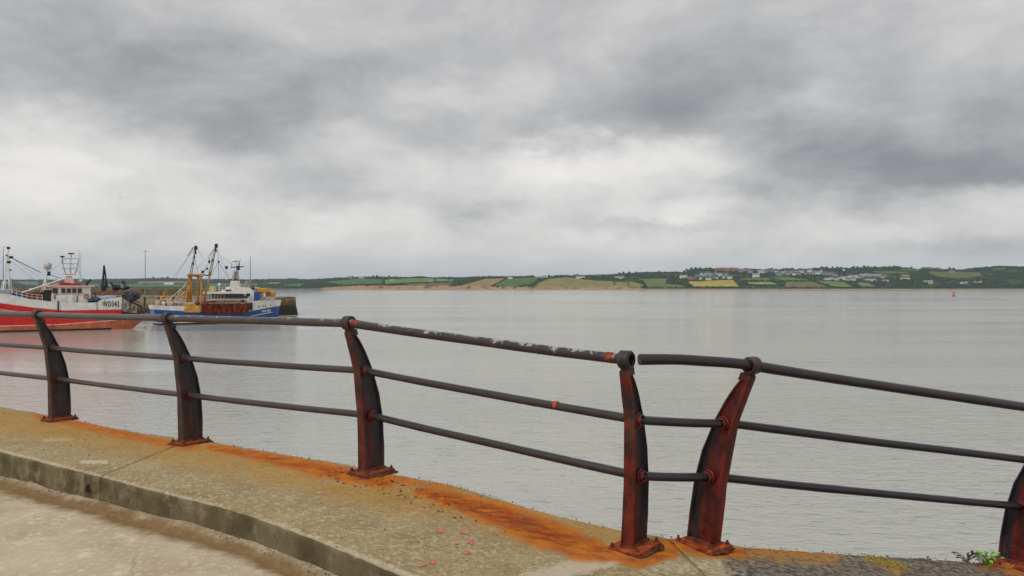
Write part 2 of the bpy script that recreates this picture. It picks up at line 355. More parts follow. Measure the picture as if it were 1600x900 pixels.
# ------------------------------------------------------------------ quay height field
HX = [(-60, -1.6), (-12, -1.45), (-5, -1.435), (-3, -1.42), (-1.06, -1.395), (0.73, -1.56), (1.23, -1.605), (3.85, -2.06), (8, -2.75), (16, -3.3), (60, -3.6)]
def h_raw(x):
    if x <= HX[0][0]: return HX[0][1]
    for (a, b), (c, e) in zip(HX, HX[1:]):
        if x <= c: return b + (e - b) * (x - a) / (c - a)
    return HX[-1][1]
def hz(x): return sum(h_raw(x + k * 0.16) for k in (-3, -2, -1, 0, 1, 2, 3)) / 7
def cast(px, py, off=0.0):
    k = (450 - py) / F; Y = 6.0
    for _ in range(60):
        X = (px - 800) / F * Y; Y = 0.5 * Y + 0.5 * (hz(X) + off) / k
    return Vector(((px - 800) / F * Y, Y, 0))
def topx(p):   # world -> photograph pixel, used only to place the stains where they lie on the slab
    return 800 + F * p[0] / p[1], 450 - F * (p[2] - EYE) / p[1]
def resample(pts, n):
    d = [0]
    for a, b in zip(pts, pts[1:]): d.append(d[-1] + (b - a).length)
    out = []; j = 0
    for i in range(n + 1):
        s = d[-1] * i / n
        while j < len(pts) - 2 and d[j + 1] < s: j += 1
        f = (s - d[j]) / max(1e-6, d[j + 1] - d[j]); out.append(pts[j].lerp(pts[j + 1], f))
    return out
def smooth_line(pts, it=2):
    for _ in range(it):
        q = [pts[0]]
        for a, b in zip(pts, pts[1:]): q += [a.lerp(b, 0.25), a.lerp(b, 0.75)]
        pts = q + [pts[-1]]
    return pts
outer = [Vector((-14.0, 14.75, 0))] + [cast(*p) for p in ((0, 635), (123, 656), (179, 669), (268, 682), (335, 690), (400, 701), (500, 718), (625, 742), (697, 753), (766, 773), (844, 798), (920, 815), (969, 826), (1040, 838), (1150, 851), (1300, 862), (1490, 873), (1600, 884))] + [Vector((6.0, 6.9, 0)), Vector((9.5, 8.0, 0))]
inner = [Vector((-13.0, 12.95, 0))] + [cast(*p) for p in ((0, 704), (62, 720), (156, 743), (219, 760), (312, 783), (375, 798), (437, 821), (500, 845), (562, 870), (631, 901))] + [Vector(p) for p in ((0, 3.62, 0), (0.7, 3.25, 0), (1.6, 3.1, 0), (3.0, 3.3, 0), (5, 4.1, 0), (10, 6.2, 0))]
outer, inner = smooth_line(outer), smooth_line(inner)
NA = 900
OL = resample(outer, NA); _ii = resample(inner, 4000)
def nearest_i(line, p): return min(range(len(line)), key=lambda i: (line[i] - p).length)
j1 = nearest_i(OL, cast(285, 689)); _k = [(0, 0), (j1, nearest_i(_ii, cast(150, 742))), (nearest_i(OL, cast(625, 742)), nearest_i(_ii, cast(600, 888))), (NA, 4000)]
def _map(i):
    for (a, b), (c, e) in zip(_k, _k[1:]):
        if i <= c: return b + (e - b) * (i - a) / (c - a)
IL = [_ii[int(round(min(4000, sum(_map(max(0, min(NA, i + o))) for o in range(-24, 25)) / 49)))] for i in range(NA + 1)]; IL[0] = _ii[0]; IL[NA] = _ii[4000]
def step_at(p):   # kerb height shrinks towards the camera
    return 0.12 + 0.085 * max(0, min(1, (p.y - 4.2) / 3.0))

def seg_d(px, py, line):
    best = 1e9; tb = 0
    for k, ((ax, ay, aw), (bx, by, bw)) in enumerate(zip(line, line[1:])):
        dx, dy = bx - ax, by - ay; t = max(0, min(1, ((px - ax) * dx + (py - ay) * dy) / (dx * dx + dy * dy)))
        dd = math.hypot((px - ax - t * dx) * .55, py - ay - t * dy) / (aw + (bw - aw) * t)
        best = min(best, dd)
    return best
rust_lines = [  # rust runs along the slab: (x, y, half width)
 ([(60, 650, 5), (130, 664, 6), (190, 678, 7), (260, 692, 6), (300, 698, 6)], 0.68),
 ([(330, 699, 4), (400, 711, 7), (470, 727, 9), (540, 741, 10), (600, 752, 9)], 0.85),
 ([(560, 740, 10), (640, 752, 8), (700, 764, 6)], 0.6),
 ([(660, 768, 6), (710, 782, 10), (780, 805, 14), (850, 832, 16), (910, 856, 15), (945, 866, 10)], 1.0),
 ([(740, 796, 5), (820, 822, 7), (900, 852, 7)], 1.15),
 ([(950, 866, 8), (1000, 880, 8), (1045, 864, 8)], 0.8),
 ([(1050, 850, 9), (1110, 861, 9), (1160, 862, 7)], 0.70),
 ([(1150, 857, 4), (1290, 868, 5)], 0.45), ([(1540, 882, 7), (1600, 892, 9)], 0.6)]
ochre_lines = [
 ([(-60, 645, 22), (120, 672, 22), (300, 706, 24), (450, 735, 26), (600, 762, 34), (700, 776, 30), (850, 815, 36), (980, 838, 22), (1100, 858, 14), (1290, 870, 12)], 1.0),
 ([(1360, 874, 5), (1385, 880, 8), (1400, 892, 7)], 0.9)]
pale_lines = [([(0, 706, 4), (156, 746, 4), (312, 787, 5), (437, 825, 6), (562, 874, 8), (640, 904, 8)], 0.85),
 ([(840, 905, 14), (900, 886, 12), (965, 872, 9)], 0.9), ([(1010, 890, 16), (1120, 880, 14), (1130, 905, 20)], 0.55), ([(70, 688, 3), (110, 686, 3)], 0.7), ([(130, 722, 3), (165, 722, 3)], 0.8)]
def val_lines(lines, px, py):
    v = 0
    for ln, s in lines:
        if ln[0][0] - 80 < px < ln[-1][0] + 80 or ln[0][0] > ln[-1][0]:
            dd = seg_d(px, py, ln)
            if dd < 2.0: v = max(v, s * max(0, 1 - (dd / 2.0) ** 1.6))
    return v

def make_slab(i0, i1, name, parent, gap=0.006):
    NW = 56; TH = 0.30
    v, f, at = [], [], {'rust': [], 'ochre': [], 'coarse': [], 'pale': [], 'side': []}
    def addv(p, side=0.0):
        v.append(p)
        px, py = topx(p) if p.y > 1 else (-999, 999)
        on = -400 < px < 1800
        at['rust'].append(val_lines(rust_lines, px, py) if on and side < .5 else 0.0)
        at['ochre'].append(val_lines(ochre_lines, px, py) if on and side < .5 else 0.0)
        at['pale'].append(val_lines(pale_lines, px, py) if on and side < .5 else 0.0)
        at['coarse'].append((max(0, min(1, (px - 1120 - (py - 868) * 0.6) / 50 + .5)) if py > 856 - 0 else 0) if on else (1.0 if p.x > 1.5 else 0.0))
        at['side'].append(side)
    cols = []
    for i in range(i0, i1 + 1):
        O, I = OL[i], IL[i]
        if i == i0: O = O.lerp(OL[i + 1], .1); I = I.lerp(IL[i + 1], .1)
        if i == i1: O = O.lerp(OL[i - 1], .1); I = I.lerp(IL[i - 1], .1)
        ax = (O - I).normalized(); wd = (O - I).length; st = step_at(I); row = []
        jo = 0.014 * (noise.noise(O * 9) + .6 * noise.noise(O * 31)); ji = 0.010 * (noise.noise(I * 7) + 1.0 * noise.noise(I * 27)) - 0.03 * max(0, noise.noise(I * 16) - .38)
        endg = 0.004 if i in (i0, i1) else 0.0
        # kerb face, rising
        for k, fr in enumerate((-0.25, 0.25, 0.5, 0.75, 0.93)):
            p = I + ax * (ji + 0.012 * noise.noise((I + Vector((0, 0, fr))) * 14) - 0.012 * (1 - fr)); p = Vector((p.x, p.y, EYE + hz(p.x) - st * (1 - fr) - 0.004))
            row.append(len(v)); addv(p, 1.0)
        for k in range(NW + 1):
            q = k / NW
            p = I + ax * (0.012 + ji + q * (wd - 0.024 + jo))
            z = hz(p.x) + 0.004 * noise.noise(p * 2.3) + 0.0016 * noise.noise(p * 17) + .0014 * noise.noise(p * 43) - endg
            if k == 0: z -= 0.010 + .035 * max(0, noise.noise(I * 16) - .3)
            if k == NW: z -= 0.014 + 0.008 * noise.noise(O * 20)
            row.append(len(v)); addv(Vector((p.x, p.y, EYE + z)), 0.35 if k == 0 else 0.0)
        for dz in (0.05, 0.16, TH):
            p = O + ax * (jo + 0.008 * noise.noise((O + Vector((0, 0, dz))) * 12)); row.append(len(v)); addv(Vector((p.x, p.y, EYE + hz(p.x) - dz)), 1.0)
        cols.append(row)
    for a, b in zip(cols, cols[1:]):
        for k in range(len(a) - 1): f.append((a[k], b[k], b[k + 1], a[k + 1]))
    f.append(tuple(cols[0])); f.append(tuple(cols[-1][::-1]))
    o = mesh_obj(name, v, f, SLAB, parent, smooth=True)
    me = o.data
    for nme, vals in at.items(): me.attributes.new(nme, 'FLOAT', 'POINT').data.foreach_set('value', vals)
    o.data.polygons[-1].use_smooth = False; o.data.polygons[-2].use_smooth = False
    return o
walk = tag(empty('kerb_walkway'), kind='structure')
j0 = 30
j2 = nearest_i(OL, cast(1040, 840))
cuts = [0, nearest_i(OL, Vector((-8.2, 11.0, 0))), j1, j2, nearest_i(OL, Vector((3.6, 6.0, 0))), NA]
for a, b in zip(cuts, cuts[1:]): make_slab(a, b, 'concrete_slab', walk)

# drain hole in the kerb face
hc = cast(103, 757, -0.05)
# capped plug; its near-black colour stands for the shade inside the hole
I_h = IL[nearest_i(IL, hc)]; axh = (OL[nearest_i(IL, hc)] - I_h).normalized()
pz = EYE + hz(I_h.x) - 0.115
HOLE = simple('hole_shade_black', (0.012, 0.010, 0.008), 0.9)
MB().tube([I_h - axh * 0.012 + Vector((0, 0, pz)), I_h + axh * 0.05 + Vector((0, 0, pz))], 0.032, 14).build('drain_outlet', HOLE, walk)

# road surface (one sheet from the kerb back across the quay)
v, f, gut = [], [], []
WD = [-0.05, 0.0, 0.03, 0.06, 0.09, 0.12, 0.16, 0.2, 0.25, 0.3, 0.36, 0.44, 0.55, 0.7, 0.9, 1.2, 1.6, 2.2, 3, 4.5, 7, 12, 25, 60]
sub = list(range(0, NA + 1, 3))
for i in sub:
    O, I = OL[i], IL[i]; ax = (I - O).normalized(); fr = i / NA
    ax2 = Vector((-0.75 + 1.2 * fr, -0.75, 0)).normalized(); st = step_at(I)
    for wd_ in WD:
        p = I + (ax.lerp(ax2, min(1, wd_ / 2))).normalized() * wd_
        gl = max(0, 1 - abs(wd_ - 0.18 - .05 * noise.noise(I * 1.3)) / 0.24) + .12 * max(0, 1 - abs(wd_ - .3) / .5)
        z = hz(p.x) - st + 0.034 * max(0, 1 - abs(wd_ - 0.07) / 0.09) * (0.6 + 1.2 * noise.noise(p * 3.1) + .6 * noise.noise(p * 13)) - 0.012 * max(0, 1 - abs(wd_ - .2) / .08) + 0.006 * noise.noise(p * 1.7) + 0.003 * noise.noise(p * 11) * (wd_ < 3) - 0.02 * min(1, wd_ / 3) - 0.02
        v.append((p.x, p.y, EYE + z)); gut.append(gl)
nW = len(WD)
for i in range(len(sub) - 1):
    for k in range(nW - 1): f.append((i * nW + k, i * nW + k + 1, (i + 1) * nW + k + 1, (i + 1) * nW + k))
road = mesh_obj('road', v, f, ROAD, smooth=True); tag(road, kind='structure')
road.data.attributes.new('gutter', 'FLOAT', 'POINT').data.foreach_set('value', gut)

# quay wall below the slab
WALLM = simple('sea_wall_stone', (0.13, 0.115, 0.085), 0.9, var=0.35, scale=1.2, dirt=(0.03, 0.035, 0.015), dirt_amt=0.3, bump=0.5)
v, f = [], []
for i in range(0, NA + 1, 10):
    O, I = OL[i], IL[i]; ax = (O - I).normalized()
    for (dd, z) in ((-0.5, EYE + hz(O.x) - 0.302), (-0.05, EYE + hz(O.x) - 0.302), (0.05, 2.5), (0.2, -2)):
        p = O + ax * dd; v.append((p.x, p.y, z))
for i in range(len(v) // 4 - 1):
    for k in range(3): f.append((i * 4 + k, (i + 1) * 4 + k, (i + 1) * 4 + k + 1, i * 4 + k + 1))
tag(mesh_obj('quay_wall', v, f, WALLM), kind='structure')

# grit and crumbs (nobody could count it)
GRIT = simple('grit', (0.20, 0.16, 0.11), 0.9, var=0.6, scale=40)
g = MB()
def pebble(g, p, r):
    vs = []
    for (a, b, c) in ((1, 0, 0), (0, 1, 0), (-1, 0, 0), (0, -1, 0), (0, 0, 1), (0, 0, -.6)):
        vs.append(p + Vector((a, b, c)) * r * random.uniform(.5, 1.2))
    g.add(vs, [(0, 1, 4), (1, 2, 4), (2, 3, 4), (3, 0, 4), (1, 0, 5), (2, 1, 5), (3, 2, 5), (0, 3, 5)])
for k in range(5200):
    i = int(random.uniform(150, 620)); O, I = OL[i], IL[i]; ax = (I - O).normalized()
    q = random.random()
    if q < .55:
        dd = abs(random.gauss(0.0, 0.10)); p = I + ax * dd; z = hz(p.x) - step_at(I) - 0.012
    elif q < .85:
        i = int(random.uniform(250, 820)); O, I = OL[i], IL[i]; ax = (I - O).normalized(); p = O + ax * (0.01 + abs(random.gauss(0, 0.05))); z = hz(p.x) + 0.001
    else:
        p = I - ax * random.uniform(0.02, .9) * (O - I).length; z = hz(p.x) + 0.001
    pebble(g, Vector((p.x, p.y, EYE + z)), random.choice((.0025, .003, .004, .005, .008)) * random.uniform(.6, 1.3))
tag(g.build('grit', GRIT), 'loose grit and concrete crumbs along the kerb foot and slab edge', 'grit', kind='stuff')

fl = MB()
for k in range(85):
    px = random.gauss(610, 60); py = 738 + (px - 585) * .30 + random.uniform(4, 34); c = cast(px, py); r_ = random.uniform(.004, .013)
    if not 500 < px < 760: continue
    a = random.uniform(0, 3.1); p = Vector((c.x, c.y, EYE + hz(c.x) + .001)); vs = []
    for q in range(5): vs.append(p + Vector((math.cos(a + q * 1.26) * r_ * random.uniform(.6, 1.5), math.sin(a + q * 1.26) * r_ * random.uniform(.5, 1), random.uniform(.001, .006))))
    fl.add(vs + [p - Vector((0, 0, .004))], [(0, 1, 2, 3, 4), (1, 0, 5), (2, 1, 5), (3, 2, 5), (4, 3, 5), (0, 4, 5)])
tag(fl.build('rust_flakes', RUST), 'dark rust flakes lying round the foot of the third post', 'rust flakes', kind='stuff')
# pink paint marks on the slab
PINK = simple('pink_spray_paint', (0.62, 0.13, 0.12), 0.7, var=0.35, scale=60, dirt=(0.24, 0.2, 0.14), dirt_amt=0.35)
def splat(px, py, rx, ry, ang, name='paint_mark', m=None, parent=None, n=18, hgt=0.0035):
    c = cast(px, py); vs = []; cz = 0
    for k in range(n):
        a = 2 * math.pi * k / n; r = random.uniform(.45, 1.1)
        x, y = math.cos(a) * rx * r, math.sin(a) * ry * r
        q = cast(px + x * math.cos(ang) - y * math.sin(ang), py + x * math.sin(ang) + y * math.cos(ang))
        vs.append(Vector((q.x, q.y, EYE + hz(q.x) + hgt)))
    return mesh_obj(name, vs + [Vector((c.x, c.y, EYE + hz(c.x) + hgt))], [(k, (k + 1) % n, n) for k in range(n)], m or PINK, parent)
for (lab, cat, parts_) in (('bright pink paint blotch, the largest and leftmost of the upper marks on the concrete slab', 'paint mark', [(689, 829, 9, 5, .4)]),
  ('faded pink paint strokes on the concrete slab right of the large blotch', 'paint mark', [(726, 833, 9, 3, .1), (734, 847, 7, 5, .5), (713, 850, 4, 3, 0), (728, 865, 8, 2, -.1)]),
  ('faint pink paint smear on the slab nearest the kerb edge', 'paint mark', [(677, 879, 7, 4, -.3), (660, 884, 8, 3, -.2)])):
    if len(parts_) == 1: o = splat(*parts_[0]); tag(o, lab, cat)
    else:
        e = tag(empty('paint_mark'), lab, cat)
        for p in parts_: splat(*p, name='paint_stroke', parent=e)

# ------------------------------------------------------------------ railing
fence = tag(empty('iron_railing'), 'old rusting iron pipe railing with curved posts along the quay edge', 'railing')
def ui(z):
    K = [(0, 0), (.4, -.010), (.79, -.052), (1.0, -.118), (1.07, -.142), (1.2, -.165)]
    for (a, b), (c, e) in zip(K, K[1:]):
        if z <= c: return b + (e - b) * (z - a) / (c - a)
    return K[-1][1]
def uo(z):
    K = [(0, .208), (.2, .207), (.4, .197), (.6, .160), (.79, .092), (.92, .028), (1.0, -.020), (1.07, -.072), (1.2, -.1)]
    for (a, b), (c, e) in zip(K, K[1:]):
        if z <= c: return b + (e - b) * (z - a) / (c - a)
    return K[-1][1]
TOPU, TOPZ = -.128, 1.15
MIDZ, LOWZ = 0.785, 0.44
def post_xf(tw, ti):
    return lambda u, wv, z: Vector((wv + tw * z, u - 0.10 - ti * z, z))
def make_post(base, wdir, tw, ti, redness, brown, big=False):
    X = post_xf(tw, ti)
    rz = math.atan2(wdir[1], wdir[0])
    bz = EYE + hz(base[0])
    mb = MB(); rings = []
    zs = [0.018, .1, .2, .3, .4, .5, .6, .7, .79, .86, .92, .97, 1.02, 1.06, 1.085]
    for k, z in enumerate(zs):
        a, b = ui(z) , uo(z); s = 1 - 0.22 * z; jt = lambda: random.uniform(-.0012, .0012)
        fl, fo, tf, wb = .040 * s, .030 * s, .016, .010
        if b - a < .075: fo = .02
        sec = [(a, -fl), (a + tf, -fl), (a + tf + .008, -wb), (b - .020, -wb), (b - .012, -fo), (b, -fo + .004), (b, fo - .004), (b - .012, fo), (b - .020, wb), (a + tf + .008, wb), (a + tf, fl), (a, fl), (a - .003, 0)]
        rings.append([X(u + jt(), wv + jt(), z) for u, wv in sec])
    mb.loft(rings, True)
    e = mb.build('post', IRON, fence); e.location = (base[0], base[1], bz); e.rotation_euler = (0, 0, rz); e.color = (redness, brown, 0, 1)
    def sub(mb_, name, m, col=None):
        o = mb_.build(name, m, e)
        o.color = col or (redness, brown, 0, 1); return o
    # socket ring on top, through which the top rail runs
    c = X(TOPU, 0, TOPZ); r_ = MB().ring(c, (1, 0, 0), .053, .033, .074, 24)
    r_.loft([[X(u, wv, z) for u, wv in ((ui(z) + .004, -.024), (uo(z) + .01, -.024), (uo(z) + .01, .024), (ui(z) + .004, .024))] for z in (1.06, 1.105)], False)
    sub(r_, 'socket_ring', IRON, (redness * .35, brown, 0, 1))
    for zc in (MIDZ, LOWZ):
        uc = (ui(zc) + uo(zc)) / 2
        for sgn in (-1, 1):
            cb = MB(); cc = X(uc, sgn * .020, zc); cb.ring(cc, (1, 0, 0), .046, .027, .020, 16); cb.ring(X(uc, sgn * .040, zc), (1, 0, 0), .038, .028, .022, 6)
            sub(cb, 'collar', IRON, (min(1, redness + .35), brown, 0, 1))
    pl_ = MB(); pl_.bbox((0, 0, .012), (.215, .290, .028), .006)
    sub(pl_, 'base_plate', RUST2 if redness > .5 else RUST)
    sk_ = MB(); rr_ = []
    for zz_, ex in ((-.006, .030), (.006, .020), (.012, -.004)):
        rr_.append([Vector((math.copysign(1, math.cos(a_)) * min(1, abs(math.cos(a_)) * 1.35) * (.1075 + ex * random.uniform(.3, 1.2)), math.copysign(1, math.sin(a_)) * min(1, abs(math.sin(a_)) * 1.35) * (.145 + ex * random.uniform(.3, 1.2)), zz_)) for a_ in [2 * math.pi * q_ / 28 for q_ in range(28)]])
    sk_.loft(rr_, True); sub(sk_, 'contact_ring', RINGD)  # thin dark brown ring reaching just past the base plate
    wl = MB(); wl.loft([[X(u, wv, z) for u, wv in ((-.006, -.046), (.214, -.038), (.214, .038), (-.006, .046))] for z in (.026, .040)], True)
    sub(wl, 'weld_bead', RUST)
    for (bx, by) in ((-.085, -.122), (.085, -.122), (-.085, .122), (.085, .122)):
        bt = MB(); hh = random.uniform(.016, .026)
        bt.tube([(bx, by, .025), (bx, by, .025 + .012)], .014, 6, smooth=False); bt.tube([(bx, by, .03), (bx + random.uniform(-.003, .003), by, .03 + hh)], .0075, 8)
        sub(bt, 'bolt', RUST)
    def P(u, z, wv=0.0):
        l = X(u, wv, z); c_, s_ = math.cos(rz), math.sin(rz)
        return Vector((base[0] + l.x * c_ - l.y * s_, base[1] + l.x * s_ + l.y * c_, bz + l.z))
    return P
wl_ = (.80, -.60)
posts = []
spec = [((-7.05, 10.15), (.82, -.57), 0, 0, .05, .4), ((-4.93, 8.72), (.82, -.57), 0, 0, .08, .55), ((-2.94, 7.32), (.81, -.58), 0.0, 0, .12, .5), ((-1.07, 6.10), (.79, -.61), 0.0, .0, .42, .45),
        ((.735, 4.80), (.80, -.60), .058, 0.0, .62, .35), ((1.192, 5.0), (.78, .62), .035, .09, .80, .15), ((3.68, 5.86), (.80, .60), .035, .09, .85, .1), ((6.2, 6.8), (.93, .36), 0, .05, .6, .2)]
for s in spec:
    posts.append(make_post(*s))
def rail(pts, r, name, wear=0.0, rust=0.0, sag=0.0, bend=None, grey=0.0):
    a, b = pts[0], pts[-1]; n = max(10, int((b - a).length / 0.05)); line = []
    sd = random.uniform(0, 99)
    for k in range(n + 1):
        t = k / n
        p = a.lerp(b, t) + Vector((0, 0, -sag * 4 * t * (1 - t) + 0.004 * noise.noise(Vector((sd, t * 2.5, 0)))))
        if bend: p += bend(t)
        p += Vector((0, 0, .0015 * noise.noise(Vector((sd, t * n * .1, 3)))))
        line.append(p)
    o = MB().tube(line, [r * (1 + .05 * noise.noise(Vector((sd, k * .15, 7))) + .02 * noise.noise(Vector((sd, k * .25, 17)))) for k in range(len(line))], 16, True, True, 0.005).build(name, PIPE, fence)
    o.color = (wear, rust, grey, 1); return o
wears = [.15, .22, .50, .70, .10, .15, .1]
TR, MR = .031, .0265
for i in range(len(posts) - 1):
    A, B = posts[i], posts[i + 1]
    if i == 4:   # corner bay: the top rail has come out of the socket and lies a little off it
        b_ = B(TOPU, TOPZ); a_ = A(TOPU, TOPZ); st_ = a_.lerp(b_, .07) + Vector((.026, 0, .004))
        rail([st_, b_], TR, 'top_rail', .05, .05, sag=-.012)
    else:
        rail([A(TOPU, TOPZ, 0.0), B(TOPU, TOPZ, 0.0)], TR, 'top_rail', wears[i], .12 if i < 4 else .05, sag=(.004, .004, .002, .006, 0, .006, 0)[i], grey=(.8, .8, .55, .15, 0, 0, 0)[i])
    for zc, nm in ((MIDZ, 'middle_rail'), (LOWZ, 'lower_rail')):
        uc = (ui(zc) + uo(zc)) / 2
        rail([A(uc, zc), B(uc, zc)], MR, nm, -.08, .16 if i < 5 else .08, sag=.006, grey=(.6, .6, .45, .2, .1, 0, 0)[i])
# couplings and patches of bare rust on the rails
def sleeve(A, B, u, z, t0, t1, r, m, name='pipe_sleeve'):
    a, b = A(u, z), B(u, z); MB().tube([a.lerp(b, t0), a.lerp(b, t0 + .004), a.lerp(b, t1 - .004), a.lerp(b, t1)], [r * .95, r, r, r * .95], 16).build(name, m, fence)
CHALK = simple('orange_rust_band', (0.26, 0.040, 0.008), 0.7, var=0.6, scale=30, dirt=(0.05, .02, .015), dirt_amt=.3)
REDP = simple('red_lead_paint', (0.42, 0.03, 0.02), 0.5, var=0.4, scale=50)
sleeve(posts[3], posts[4], TOPU, TOPZ, 0.018, .055, TR * 1.03, CHALK)
sleeve(posts[3], posts[4], TOPU, TOPZ, 0.945, .968, TR * 1.04, CHALK)
um = (ui(MIDZ) + uo(MIDZ)) / 2
sleeve(posts[3], posts[4], um, MIDZ, 0.752, .763, MR * 1.08, REDP)

# green weed and dead stalks by the last post
LEAF = simple('fresh_leaf', (0.20, 0.44, 0.05), 0.5, var=0.4, scale=25); DEAD = simple('dead_stalk', (0.10, 0.045, 0.035), 0.8, var=0.4, scale=30)
def weed(px, py, n, name, label, m, size, spread, lift, cat='plant'):
    c = cast(px, py); base = Vector((c.x, c.y, EYE + hz(c.x) + .003)); e = tag(empty(name, base), label, cat)
    st = MB()
    for k in range(n):
        a = random.uniform(0, 2 * math.pi); ln = random.uniform(.6, 1.2) * size; out = random.uniform(.3, 1) * spread
        p0 = Vector((random.uniform(-.02, .02), random.uniform(-.012, .012), 0)); p1 = p0 + Vector((math.cos(a) * out * .5, math.sin(a) * out * .35, lift * random.uniform(.4, 1))); 
        st.tube([p0, p0.lerp(p1, .5) + Vector((0, 0, .006)), p1], .0013, 4)
        d_ = Vector((math.cos(a), math.sin(a) * .6, random.uniform(-.3, .7))).normalized(); sd = Vector((-d_.y, d_.x, random.uniform(-.3, .3))).normalized()
        lf = MB(); L_ = ln
        pts = [(0, 0), (.3, .26), (.6, .30), (.85, .16), (1, 0)]
        vs = [p1]; up = Vector((0, 0, 1))
        for (q, wd_) in pts[1:-1]:
            cpt = p1 + d_ * L_ * q + up * (L_ * .18 * math.sin(q * 3)); vs += [cpt + sd * wd_ * L_, cpt - up * L_ * .05, cpt - sd * wd_ * L_]
        vs.append(p1 + d_ * L_)
        lf.add(vs, [(0, 1, 2), (0, 2, 3), (1, 4, 5, 2), (2, 5, 6, 3), (4, 7, 8, 5), (5, 8, 9, 6), (7, 10, 8), (8, 10, 9)], True)
        lf.build('leaf', m, e)
    st.build('stem', DEAD if m is DEAD else m, e)
weed(1543, 885, 46, 'weed', 'small bright green leafy weed in the quay edge beside the last post', LEAF, .042, .15, .085)
weed(1572, 889, 12, 'weed', 'yellow-green scrap of weed at the foot of the last post', simple('yellow_leaf', (0.33, 0.30, 0.05), 0.6, var=.4, scale=25), .020, .08, .02)
weed(1510, 879, 30, 'dead_weed', 'withered reddish brown weed stalks on the quay edge left of the green weed', DEAD, .034, .15, .060)
weed(1447, 877, 9, 'dead_weed', 'small scrap of withered brown weed lying alone on the quay edge', DEAD, .026, .08, .018)
MOSS = simple('yellow_moss', (0.27, 0.21, 0.04), 0.95, var=.5, scale=30)
mo = MB()
for k in range(420):
    px = random.gauss(1385, 22); py = 879 + (px - 1385) * .22 + random.gauss(0, 3.0); c = cast(px, py); pebble(mo, Vector((c.x, c.y, EYE + hz(c.x) + .001)), random.uniform(.004, .010))
tag(mo.build('moss', MOSS), 'yellow moss growing on the rough concrete edge', 'moss', kind='stuff')

# ------------------------------------------------------------------ far shore
def pw(tab, x):
    if x <= tab[0][0]: return tab[0][1]
    for (a, b), (c, e) in zip(tab, tab[1:]):
        if x <= c: return b + (e - b) * (x - a) / (c - a)
    return tab[-1][1]
def in_poly(x, y, poly):
    ins = False; j = len(poly) - 1
    for i in range(len(poly)):
        xi, yi = poly[i]; xj, yj = poly[j]
        if (yi > y) != (yj > y) and x < (xj - xi) * (y - yi) / (yj - yi) + xi: ins = not ins
        j = i
    return ins
RIDGE = [(-700, 436), (0, 438), (60, 438), (100, 438), (200, 437), (235, 436), (262, 436), (300, 437), (390, 438), (420, 437), (480, 437.5), (520, 436), (560, 434), (640, 434), (700, 435), (790, 433), (850, 433), (890, 432), (960, 430), (1000, 427), (1060, 426), (1085, 422.5), (1150, 421.5), (1250, 421), (1310, 420.5), (1400, 419), (1440, 421), (1500, 422.5), (1520, 420), (1555, 416.5), (1600, 417), (1700, 419), (2100, 430)]
SHORE = [(-700, 4300), (200, 4200), (420, 3900), (500, 3100), (560, 2850), (800, 2750), (1000, 2700), (1300, 2750), (1600, 2900), (2100, 3100)]
DEPTH = [(-700, 1500), (480, 1400), (560, 900), (1600, 800), (2100, 800)]
CLIFF = [(-700, 2), (470, 2), (515, 6), (560, 12), (700, 13), (760, 8), (820, 9), (980, 8), (1010, 4), (1160, 3), (2100, 3)]
def ridge_z(px):
    z = (450 - pw(RIDGE, px)) / F * (pw(SHORE, px) + pw(DEPTH, px)) + EYE
    return z
def terr(px, v):
    Z0 = pw(SHORE, px); D = pw(DEPTH, px); c = pw(CLIFF, px); Rz = ridge_z(px)
    q = Vector((px * .02, v * 3, 0))
    if v < .02: z = -1.0 + 4.2 * v / .02; Y = Z0 - 14 + 14 * v / .02
    elif v < .05: z = 3.2 + c * ((v - .02) / .03) ** .7; Y = Z0 + 25 * (v - .02) / .03
    elif v <= 1: t = (v - .05) / .95; z = 3.2 + c + (Rz - c - 3.2) * (t ** .86) + 1.6 * noise.noise(q) * math.sin(math.pi * t); Y = Z0 + 25 + (D - 25) * t
    else: t = (v - 1) / .25; z = Rz - 60 * t * t; Y = Z0 + D + 700 * t
    return Vector(((px - 800) / F * Y, Y, z))
def proj(p): return 800 + F * p.x / p.y, 450 - F * (p.z - EYE) / p.y
GRN, GRN2, OLV, TAN, YEL, OCH = (.072, .145, .040), (.13, .205, .052), (.22, .215, .06), (.27, .20, .08), (.38, .31, .055), (.36, .23, .05)
